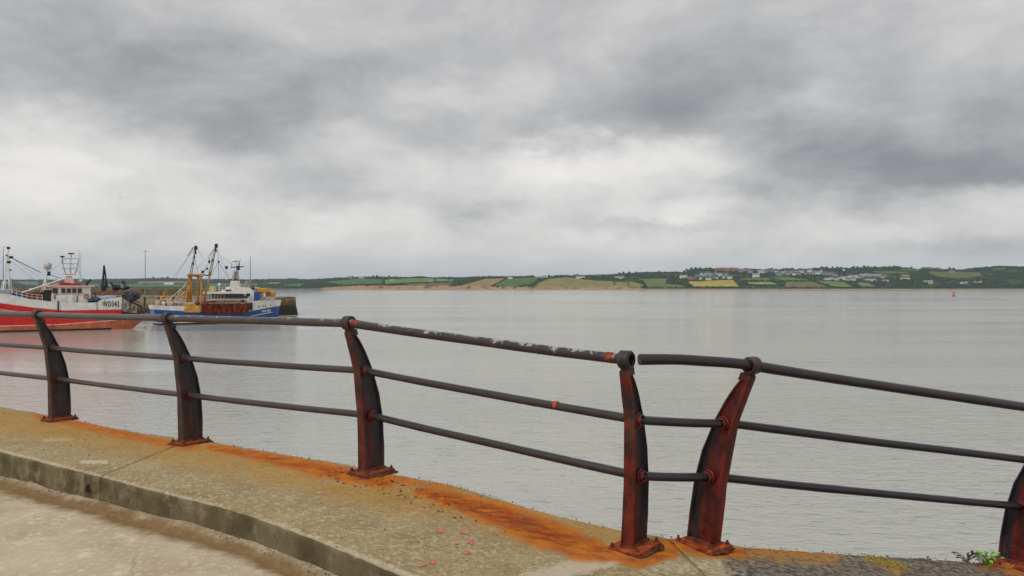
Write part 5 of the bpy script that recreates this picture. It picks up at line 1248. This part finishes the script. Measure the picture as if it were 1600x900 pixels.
for k in range(7): MB().bbox(bb.P(418 + k * 1.8, 467.5 + random.uniform(-.6, .6), random.uniform(-.8, .8)), (.5, .5, .6), .08).build('fish_basket', random.choice((GREYB, RUSTY, PINKW)), bb.e)
# red-brown scallop dredges hung along the side
for k in range(13):
    px0 = 318 + k * 5.6; c = bb.P(px0, 482, -3.7); dd = MB()
    dd.bbox(c + Vector((0, random.uniform(-.1, .1), random.uniform(-.08, .08))), (.56, .55, 2.0), .05); 
    for j in range(4): dd.bar(c + Vector((-.3 + .2 * j, -.32, -.95)), c + Vector((-.3 + .2 * j, -.32, .95)), .05, 5)
    o = dd.build('scallop_dredge', DREDGE, bb.e)
MB().box((bb.x(353, -3.65), -3.5, bb.z(353, 473.6, -3.65)), (bb.x(392, -3.6) - bb.x(314, -3.6), .3, .22)).build('dredge_beam', RUSTY, bb.e)
sh = MB(); sh.loft([[Vector((a, y, c)) for a, c in ((bb.x(315, -3.3), bb.z(315, 488, -3.3)), (bb.x(337, -3.3), bb.z(337, 488, -3.3)), (bb.x(337, -3.3), bb.z(337, 470, -3.3)), (bb.x(319, -3.3), bb.z(319, 471, -3.3)))] for y in (-3.45, -1.2)], True); sh.build('rusty_side_plate', DREDGE, bb.e)
pf = MB(); rr = bb.P(391, 479, -3.45); pf.bbox(rr, (.9, .4, 1.5), .08); pf.build('dark_fairlead', DARKM, bb.e)
yb_ = MB(); pts2 = ((288, 488), (312, 488), (313, 475.5), (289, 477)); yb_.loft([[Vector((bb.x(a, -3.3), y, bb.z(a, b, -3.3))) for a, b in pts2] for y in (-3.55, -3.1)], True); yb_.build('yellow_bulwark', YELP, bb.e)
MB().bbox(bb.P(301, 474.6, -3.0), (3.0, .8, .5), .08).build('beige_hopper', BEIGE, bb.e)
MB().sph(bb.P(308.5, 474, -3.3), .5, 10, 7).build('buoy_float', simple('dark_red_float', (.14, .02, .015), .7), bb.e)
# yellow gantry
ga = MB(); ztop = bb.z(305, 430.5)
for px, y in ((295.5, -1.6), (314.5, -1.6), (309, 1.4), (298, 1.4)):
    ga.bbox(((bb.x(px, y)), y, (bb.z(305, 474) + ztop) / 2), (.34, .3, ztop - bb.z(305, 474)), .04)
for y in (-1.6, 1.4): ga.bbox(((bb.x(294.5, y) + bb.x(315.5, y)) / 2, y, ztop), (bb.x(317, y) - bb.x(293, y), .35, .5), .06)
for px in (296, 313): ga.bbox((bb.x(px, 0), -.1, ztop), (.35, 3.2, .4), .05)
for a, b, c, dd in ((297, 431, 303, 440), (313, 431, 307, 440), (296, 452, 300, 446), (314, 452, 310, 446)): ga.bar(bb.P(a, b, -1.6), bb.P(c, dd, -1.6), .13, 5)
ga.build('yellow_gantry', GANT, bb.e)
DERR = simple('derrick_brown', (.20, .12, .045), .7, var=.5)
def derrick(p0, p1, label, m0):
    d_ = p1 - p0; mb = MB(); a, b = frame(d_); n = 12
    W_ = .34
    for (u, w_) in ((1, 1), (-1, 1), (-1, -1), (1, -1)): mb.bar(p0 + d_ * .45 + (a * u + b * w_) * W_ * .6, p0 + d_ * .93 + (a * u + b * w_) * W_ * .25, .045, 5)
    for k in range(n):
        t0, t1 = .45 + .48 * k / n, .45 + .48 * (k + 1) / n
        s0, s1 = W_ * (.6 - .35 * k / n), W_ * (.6 - .35 * (k + 1) / n); sg = 1 if k % 2 else -1
        mb.bar(p0 + d_ * t0 + a * s0 * sg - b * s0, p0 + d_ * t1 - a * s1 * sg - b * s1, .035, 4); mb.bar(p0 + d_ * t0 + b * s0 * sg + a * s0, p0 + d_ * t1 - b * s1 * sg + a * s1, .035, 4)
    mb.build('derrick_lattice', DERR, bb.e)
    MB().bar(p0, p0 + d_ * .52, .20, 8, .15).build('derrick_foot', m0, bb.e)
    t_ = MB(); t_.bbox(p0 + d_ * .97, (.62, .4, .8), .12); t_.bbox(p0 + d_ * .92, (.34, .4, .7), .1); t_.bbox(p0 + d_ * .88 + Vector((.2, 0, 0)), (.26, .3, .5), .08); t_.bar(p0 + d_ * .97, p0 + d_ * 1.01, .08); t_.build('head_block', DARKM, bb.e)
derrick(bb.P(289, 476, -2), bb.P(306.5, 384.5, -.6), '', GANT); derrick(bb.P(318, 471, -1), bb.P(338.5, 381.5, 0), '', simple('tan_derrick', (.42, .24, .10), .6, var=.3))
for a, b, c, dd in ((270, 474, 293, 440), (258, 474, 290, 446), (266, 478, 290, 455)): MB().bar(bb.P(a, b, -1), bb.P(c, dd, -1), .14, 7).build('pale_strut', BEIGE, bb.e)
for a, b, c, dd, r_ in ((304, 386, 275, 432, .03), (302, 386, 293, 400, .07), (301, 388, 310, 430, .03), (308, 387, 316, 402, .03), (336, 388, 326, 402, .05), (335, 390, 312, 440, .03), (340, 388, 342.5, 445, .04), (341.5, 409, 322, 445, .03), (342, 410, 356, 434, .035), (342, 394, 360, 440, .025), (326, 402, 328, 412, .06), (312, 430, 324, 418, .05), (338, 384, 300, 430, .02), (306, 386, 240, 474, .018), (372, 420, 345, 400, .018)): MB().bar(bb.P(a, b), bb.P(c, dd), r_, 5).build('rigging_wire', ROPE, bb.e)
for px, py, s_ in ((341.8, 409, .42), (354, 418, .6), (327, 409, .5), (332, 407, .5), (316.5, 425, .55), (303.5, 402, .4), (302, 412, .45), (324, 420, .4)): MB().bbox(bb.P(px, py), (s_ * .8, .3, s_), .06).build('tackle_block', DARKM, bb.e)
MB().bar(bb.P(313, 429), bb.P(326, 430.5), .13, 6).build('short_boom', DARKM, bb.e)
# stern deck: rail with crates, small yellow crane
rail_fence(bb, [(bb.x(px, -3.0), -3.0, bb.z(px, 477.5, -3.0)) for px in (244, 250, 256, 262, 268, 274, 280, 286)], 1.1, WHT)
for k in range(15): MB().bbox(bb.P(246 + k * 3.0, 474.5 + random.uniform(-1.4, .8), random.uniform(-2, 1)), (.6, .8, random.uniform(.5, .9)), .06).build('fish_crate', random.choice((GREYB, PINKW, RUSTY, NET, WHT)), bb.e)
yc = MB()
for a, b, c, dd, r_ in ((249, 469, 262, 468, .28), (252, 465, 259, 463, .2), (257, 462, 257, 470, .12), (254, 467, 257, 456.5, .12), (250, 470, 253, 464, .2), (262, 469, 258, 464, .15)): yc.bar(bb.P(a, b, 1), bb.P(c, dd, 1), r_, 6)
yc.build('yellow_deck_gear', YELP, bb.e)
for a, b, c, dd in ((292, 456, 283, 470), (284, 457, 290, 456), (318, 455, 326, 453), (320, 450, 330, 451)): MB().bar(bb.P(a, b, 1), bb.P(c, dd, 1), .12, 5).build('yellow_rail', YELP, bb.e)
MB().bbox(bb.P(331, 452, -1.5), (1.0, .8, 1.2), .1).build('yellow_net_bin', simple('pale_yellow', (.50, .46, .15), .7), bb.e)

# ------------------------------------------------------------------ haze over the estuary
HZ = bpy.data.materials.new('haze_air'); HZ.use_nodes = True; HZ.node_tree.nodes.clear(); t = N(HZ.node_tree)
pv = t.n('ShaderNodeVolumePrincipled', ins={'Color': (.66, .80, .95, 1), 'Density': .000052, 'Anisotropy': .2})
L(t, pv.outputs[0], t.n('ShaderNodeOutputMaterial').inputs['Volume'])
hb = MB(); hb.box((0, 2520, 69), (14400, 9300, 144)); ho = hb.build('haze', HZ); tag(ho, 'thin pale haze over the estuary', 'haze', kind='stuff')
